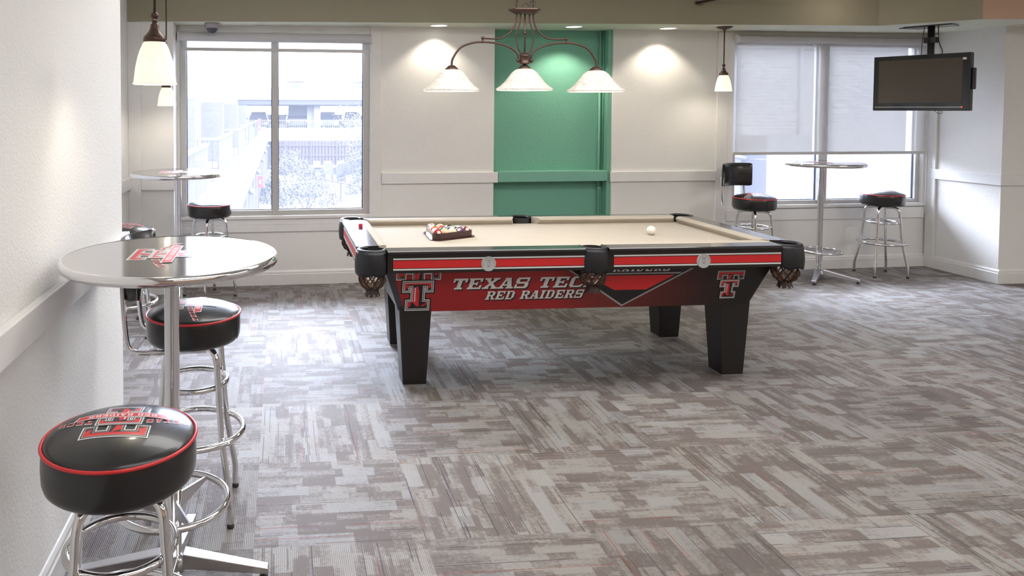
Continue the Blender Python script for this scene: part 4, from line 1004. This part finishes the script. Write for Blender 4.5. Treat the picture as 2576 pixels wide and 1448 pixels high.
for (x, y, z, lab) in ((-1.52, 52.0, .05, 'red sign between the far balcony railings outside the left window'), (-.93, 33.0, -2.0, 'red sign on a walkway column outside the left window')):
    e = empty('wall_sign', (x, y, z), 0, lab, 'sign'); m_ = MB(); m_.box(-.12, -.03, 0, .12, .03, .85 if z > 0 else .55); m_.build('sign_panel', 'red_sign', e)
    m_ = MB(); m_.box(-.05, -.036, .2, .05, -.031, .36); m_.build('white_mark', 'ink_white', e)

e = empty('wooden_fence', (-.6, 55, GZ), 0, 'brown board on board wooden fence at the far side of the courtyard', 'fence')
m_ = MB(); 
for k in range(44):
    m_.box(k * .25, 0, 0.02, k * .25 + .15, .03, 2.62); m_.box(k * .25 + .12, .10, 0.02, k * .25 + .27, .13, 2.62)
m_.build('boards', 'fence', e)
m_ = MB()
for z_ in (.75, 1.45, 2.2): m_.box(0, -.04, z_, 11, 0, z_ + .10)
m_.build('cross_rail', 'fence', e)
for k in range(6):
    m_ = MB(); m_.box(.9 + k * 1.95, -.09, 0, 1.0 + k * 1.95, -.041, 2.7); m_.build('post', 'ext_dark', e)
# parking garage
e = empty('parking_garage', (-2.0, 60, GZ), 0, 'white multi storey parking garage behind the wooden fence', 'building')
m_ = MB(); m_.box(-2, 0, 2.35, 22, .35, 3.42); m_.build('lower_parapet', 'ext_white', e)
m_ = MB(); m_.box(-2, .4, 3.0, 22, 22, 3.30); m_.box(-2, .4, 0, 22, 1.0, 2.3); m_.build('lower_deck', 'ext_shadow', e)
m_ = MB(); m_.box(-2, 0, 5.75, 22, .35, 6.75); m_.build('upper_parapet', 'ext_white', e)
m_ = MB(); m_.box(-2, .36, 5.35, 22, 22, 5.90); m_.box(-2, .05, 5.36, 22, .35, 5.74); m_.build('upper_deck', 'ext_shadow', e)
for k in range(3):
    m_ = MB(); m_.box(4.75 + k * 8, .5, 3.3, 5.3 + k * 8, 1.1, 5.35); m_.box(4.2 + k * 8, .9, 3.3, 4.75 + k * 8, 1.4, 5.35); m_.build('column', 'ext_cream', e)
m_ = MB(); m_.box(-2, 21.5, 3.3, 22, 22, 4.4); m_.build('back_wall', 'ext_white', e)
m_ = MB()
for k in range(110): m_.box(-1.9 + k * .16, .15, 3.42, -1.87 + k * .16, .18, 4.05)
m_.box(-2, .14, 4.05, 16, .20, 4.10); m_.box(-2, .14, 3.42, 16, .20, 3.46); m_.build('guard_railing', 'ext_conc', e)
def car(x, y, z, label, paint, W=1.8, H=1.45, van=False, red=False):
    e = empty('parked_car', (x, y, z), 0, label, 'car', 'cars parked in the garage')
    w = W / 2; hb = H * .55
    m_ = MB()
    secs = [(-2.2, .30, hb * .80, .86), (-2.0, .22, hb * .92, .97), (-.9, .22, hb, 1.0), (1.8, .22, hb, 1.0), (2.2, .3, hb * .9, .9)]
    vs = []
    for yy, za, zb_, k in secs: vs += [(-w * k, yy, za), (-w * k * 1.0, yy, zb_ * .8), (-w * k * .9, yy, zb_), (w * k * .9, yy, zb_), (w * k, yy, zb_ * .8), (w * k, yy, za)]
    fs = [(i * 6 + j, i * 6 + (j + 1) % 6, (i + 1) * 6 + (j + 1) % 6, (i + 1) * 6 + j) for i in range(4) for j in range(6)] + [list(range(6)), list(range(24, 30))[::-1]]
    m_.add(vs, fs, 0, False); m_.build('body', paint, e)
    m_ = MB(); cab = [(-1.0 if not van else -1.7, hb, .86), (-.35 if not van else -1.2, H, .66 if not van else .80), (1.3, H, .66 if not van else .8), (1.9, hb, .84)]; vs = []
    for yy, zz, k in cab: vs += [(-w * k, yy, zz), (w * k, yy, zz)]
    m_.add(vs, [(0, 1, 3, 2), (2, 3, 5, 4), (4, 5, 7, 6), (0, 2, 4, 6), (1, 7, 5, 3)], 0); cb = m_.build('cabin', paint, e)
    m_ = MB(); y0_, y1_ = cab[0][0], cab[1][0]; k0, k1 = cab[0][2] * .9, cab[1][2] * .9
    m_.add([(-w * k0, y0_ - .02, hb + .05), (w * k0, y0_ - .02, hb + .05), (w * k1, y1_ - .04, H - .06), (-w * k1, y1_ - .04, H - .06)], [(0, 1, 2, 3)]); m_.build('windshield', 'car_glass', cb)
    m_ = MB(); m_.box(-w * .5, -2.22, .34, w * .5, -2.19, hb * .72); 
    for k in range(5): m_.box(-w * .5 + k * w * .22, -2.23, .34, -w * .5 + k * w * .22 + .03, -2.215, hb * .72)
    m_.build('grille', 'ext_dark', e)
    for sg in (-1, 1):
        m_ = MB(); m_.box(sg * w * .80 - .14, -2.21, hb * .55, sg * w * .80 + .14 - .02, -2.12, hb * .72); m_.build('headlight', 'red_sign' if red else 'ink_white', e)
        m_ = MB(); m_.sphere((sg * (w + .08), -.9, hb + .08), .10, 10, 6, sy=.5, sz=.7); m_.build('side_mirror', paint, e)
        for yy in (-1.4, 1.35):
            m_ = MB(); m_.lathe([(.0001, -.1), (.33, -.1), (.33, .1), (.0001, .1)], 18, X=Matrix.Translation((sg * (w - .12), yy, .33)) @ Matrix.Rotation(PI / 2, 4, 'Y')); m_.build('wheel', 'rubber', e)
M['car_dark'] = mat('dark_car_paint', (0.0027, 0.0032, 0.0045), .25); M['car_white'] = mat('white_car_paint', (0.0554, 0.0554, 0.0554), .25); M['car_grey'] = mat('grey_car_paint', (0.0142, 0.0151, 0.0177), .25)
z1 = GZ + 3.31; z2 = GZ + 5.92
car(1.45, 63.4, z1, 'dark tall van parked left of the garage column', 'car_dark', 1.95, 2.0, True)
car(4.05, 63.4, z1, 'white car parked just right of the garage column', 'car_white')
car(6.2, 63.4, z1, 'pale grey car at the right end of the lower garage deck', 'car_grey')
car(-1.9, 63.4, z1, 'grey car at the left end of the lower garage deck', 'car_grey')
car(1.30, 64.0, z2 + .55, 'white and red car on the roof deck of the garage', 'car_white', 1.85, 1.55, True, True)
car(6.9, 64.0, z2 + .55, 'white car cut by the right window edge on the roof deck', 'car_white', 1.85, 1.5, True)

def shrub(x, y, z, rx, rz, n, label, m='leaf', stem=True):
    e = empty('shrub', (x, y, z), 0, label, 'shrub', 'courtyard shrubs'); rnd = random.Random(int(x * 100 + y * 10)); m_ = MB()
    for k in range(n * 3):
        a = rnd.uniform(0, 2 * PI); ph = math.acos(rnd.uniform(-.3, 1)); rr = rnd.uniform(.55, 1) ** .6 * (1 + .18 * math.sin(3 * a) * math.sin(5 * ph))
        c_ = Vector((rx * rr * math.sin(ph) * math.cos(a), rx * rr * math.sin(ph) * math.sin(a), rz * .35 + rz * .65 * rr * math.cos(ph)))
        s_ = rnd.uniform(.022, .05); u = Vector((rnd.gauss(0, 1), rnd.gauss(0, 1), rnd.gauss(0, 1))).normalized(); w = u.cross(Vector((rnd.gauss(0, 1), rnd.gauss(0, 1), rnd.gauss(0, 1)))).normalized()
        m_.add([c_ - u * s_ * 1.6, c_ + w * s_ * .6, c_ + u * s_ * 1.6, c_ - w * s_ * .6], [(0, 1, 2, 3)])
    m_.build('foliage', m, e)
    m_ = MB()
    for k in range(5):
        a = k * 1.26; m_.tube([(0, 0, 0), (rx * .25 * math.cos(a), rx * .25 * math.sin(a), rz * .4), (rx * .6 * math.cos(a), rx * .6 * math.sin(a), rz * .75)], [.04, .03, .01], 5)
    m_.build('stems', 'bark', e)
shrub(.55, 40, GZ, 1.3, 2.6, 1500, 'tall silvery shrub at the left side of the courtyard', 'leaf_pale')
shrub(1.2, 34.5, GZ, 1.6, 1.7, 1600, 'wide pale shrub in front, nearest the window', 'leaf_pale')
shrub(5.3, 49, GZ, 1.35, 2.1, 1300, 'round green shrub right of the patio table')
shrub(2.2, 51.5, GZ, .95, 1.0, 700, 'low green shrub left of the patio table')
shrub(4.6, 39.5, GZ, 1.1, 1.5, 900, 'leafy green shrub at the lower right of the left window')
shrub(-.35, 36, GZ, .7, 1.7, 700, 'narrow shrub against the walkway columns')
e = empty('courtyard_tree', (5.6, 47, GZ), 0, 'small leafy tree whose branches reach in at the right of the left window', 'tree'); m_ = MB(); rnd = random.Random(3)
for k in range(3200):
    c_ = Vector((rnd.gauss(0, .8), rnd.gauss(0, .8), 3.6 + rnd.gauss(0, .75))); s_ = rnd.uniform(.03, .06); u = Vector((rnd.gauss(0, 1), rnd.gauss(0, 1), rnd.gauss(0, 1))).normalized(); w = u.orthogonal().normalized()
    m_.add([c_ - u * s_ * 1.5, c_ + w * s_ * .6, c_ + u * s_ * 1.5, c_ - w * s_ * .6], [(0, 1, 2, 3)])
m_.build('foliage', 'leaf', e); m_ = MB(); m_.tube([(0, 0, 0), (.1, 0, 1.5), (.0, .1, 2.6), (.2, 0, 3.6)], [.10, .08, .06, .02], 8); m_.tube([(.05, 0, 2.3), (-.8, 0, 3.4)], [.04, .015], 6); m_.tube([(.05, 0, 2.5), (.7, .2, 3.9)], [.04, .015], 6); m_.build('trunk', 'bark', e)
for i, (x, y, r_, lab) in enumerate(((1.6, 41.5, .62, 'pale boulder beside the tall silvery shrub'), (2.3, 43.5, .5, 'smaller pale boulder beyond the first boulder'))):
    m_ = MB(); m_.sphere((0, 0, r_ * .35), r_, 18, 10, sx=1.5, sy=1.0, sz=.62); rnd = random.Random(i)
    m_.v = [(a * (1 + .08 * math.sin(5 * a + 3 * b_)), b_ * (1 + .08 * math.cos(4 * b_ + a)), max(c_, 0.0)) for a, b_, c_ in m_.v]
    o = m_.build('boulder', 'rock'); o.location = (x, y, GZ); tag(o, lab, 'rock')
# patio table and chairs
e = empty('patio_table', (3.25, 50.2, GZ), 0, 'white patio table in front of the wooden fence', 'table')
m_ = MB(); m_.box(-1.2, -.45, .98, 1.4, .45, 1.06); m_.build('tabletop', 'ext_white', e); m_ = MB(); m_.box(-.9, -.3, 0, -.5, .3, .98); m_.build('pedestal', 'ext_cream', e); m_ = MB(); m_.box(.7, -.3, 0, 1.1, .3, .98); m_.build('pedestal', 'ext_cream', e)
def pchair(x, y, rz, label, proto=[None]):
    if proto[0] is None:
        c = empty('patio_chair'); m_ = MB(); m_.box(-.27, -.25, .60, .27, .25, .66); m_.build('seat', 'ext_cream', c)
        m_ = MB(); m_.add([(-.27, .22, .66), (.27, .22, .66), (.26, .33, 1.30), (-.26, .33, 1.30), (-.27, .25, .66), (.27, .25, .66), (.26, .36, 1.30), (-.26, .36, 1.30)], [(0, 1, 2, 3), (7, 6, 5, 4), (0, 4, 5, 1), (2, 6, 7, 3), (1, 5, 6, 2), (0, 3, 7, 4)]); m_.build('backrest', 'ext_cream', c)
        for sx, sy in ((-1, -1), (1, -1), (-1, 1), (1, 1)): m_ = MB(); m_.tube([(sx * .24, sy * .22, .6), (sx * .27, sy * .26, 0)], .018, 6); m_.build('leg', 'ext_dark', c)
        proto[0] = c
    else: c = copy_tree(proto[0])
    c.location = (x, y, GZ); c.rotation_euler = (0, 0, rz); tag(c, label, 'chair', 'patio chairs around the white table')
pchair(2.55, 51.3, 0, 'pale patio chair behind the left end of the white table'); pchair(3.35, 51.3, 0, 'pale patio chair behind the middle of the white table'); pchair(4.25, 51.3, 0, 'pale patio chair behind the right end of the white table')
pchair(3.25, 49.1, PI, 'tan patio chair in front of the middle of the white table'); pchair(4.1, 49.1, PI, 'tan patio chair in front of the right end of the white table'); pchair(1.75, 50.4, R(80), 'dark framed patio chair standing left of the white table')
# terrace railing and steps
def fence_run(pts, label):
    e = empty('terrace_railing', (0, 0, GZ), 0, label, 'railing'); m_ = MB(); b2 = MB()
    for (xa, ya, za), (xb, yb, zb_) in zip(pts, pts[1:]):
        P, Q = Vector((xa, ya, za)), Vector((xb, yb, zb_)); m_.tube([P + Vector((0, 0, 1.05)), Q + Vector((0, 0, 1.05))], .03, 6); m_.tube([P + Vector((0, 0, .12)), Q + Vector((0, 0, .12))], .02, 6)
        n = int((Q - P).length / .14)
        for k in range(1, n): c_ = P.lerp(Q, k / n); b2.box(c_.x - .01, c_.y - .01, c_.z + .12, c_.x + .01, c_.y + .01, c_.z + 1.05)
    m_.build('handrail', 'ext_grey', e); b2.build('bars', 'ext_grey', e)
    for (xa, ya, za) in pts: q = MB(); q.box(xa - .04, ya - .04, za, xa + .04, ya + .04, za + 1.1); q.build('post', 'ext_dark', e)
fence_run([(2.05, 42.0, 0.0), (3.2, 38.5, 0.0), (4.3, 36.3, 0.0), (5.0, 35.0, -.3)], 'grey metal terrace railing running towards the lower right corner of the left window')
fence_run([(2.15, 42.5, 0.0), (3.6, 45.5, 0.45), (5.6, 48.5, 0.75)], 'grey metal terrace railing rising to the right behind the nearer railing')

# ------------------------------------------------------------------ outside, right window
e = empty('neighbor_building', (7.5, 15.5, GZ), R(4), 'pale brick building with stacked windows close outside the right window', 'building')
m_ = MB(); m_.box(1.75, 0, 0, 14, .3, 9.5); m_.build('facade', 'ext_brick', e)
m_ = MB(); m_.box(.2, .8, 0, 1.75, 1.2, 9.5); m_.build('recessed_wall', 'ext_white', e)
for z_ in (1.6, 4.05, 6.6):
    m_ = MB(); m_.box(.75, .70, z_ + .1, 1.55, .80, z_ + 2.0); m_.build('window', 'ext_grey', e)
    m_ = MB(); m_.box(.85, .64, z_ + .2, 1.42, .70, z_ + 1.0); m_.box(.85, .64, z_ + 1.08, 1.42, .70, z_ + 1.9); m_.build('window_pane_pair', 'ext_pane', e)
    m_ = MB()
    for k in range(8): m_.box(.7 + k * .12, .30, z_ - .2, .73 + k * .12, .33, z_ + .6)
    m_.box(.6, .28, z_ + .6, 1.75, .35, z_ + .66); m_.build('guard_rail', 'ext_grey', e)
m_ = MB(); m_.box(3.0, -.8, 2.95, 4.25, 0, 4.4); m_.build('equipment_screen', 'ext_grey', e)
m_ = MB(); m_.tube([(.6, -.15, 4.35), (3.2, -.15, 3.82)], .05, 8); m_.build('gutter', 'ext_conc', e)
m_ = MB(); m_.tube([(4.45, -.05, 2.2), (4.45, -.05, 9.4)], .03, 8); m_.build('downpipe', 'ext_conc', e)
print('scene built', len(bpy.data.objects))
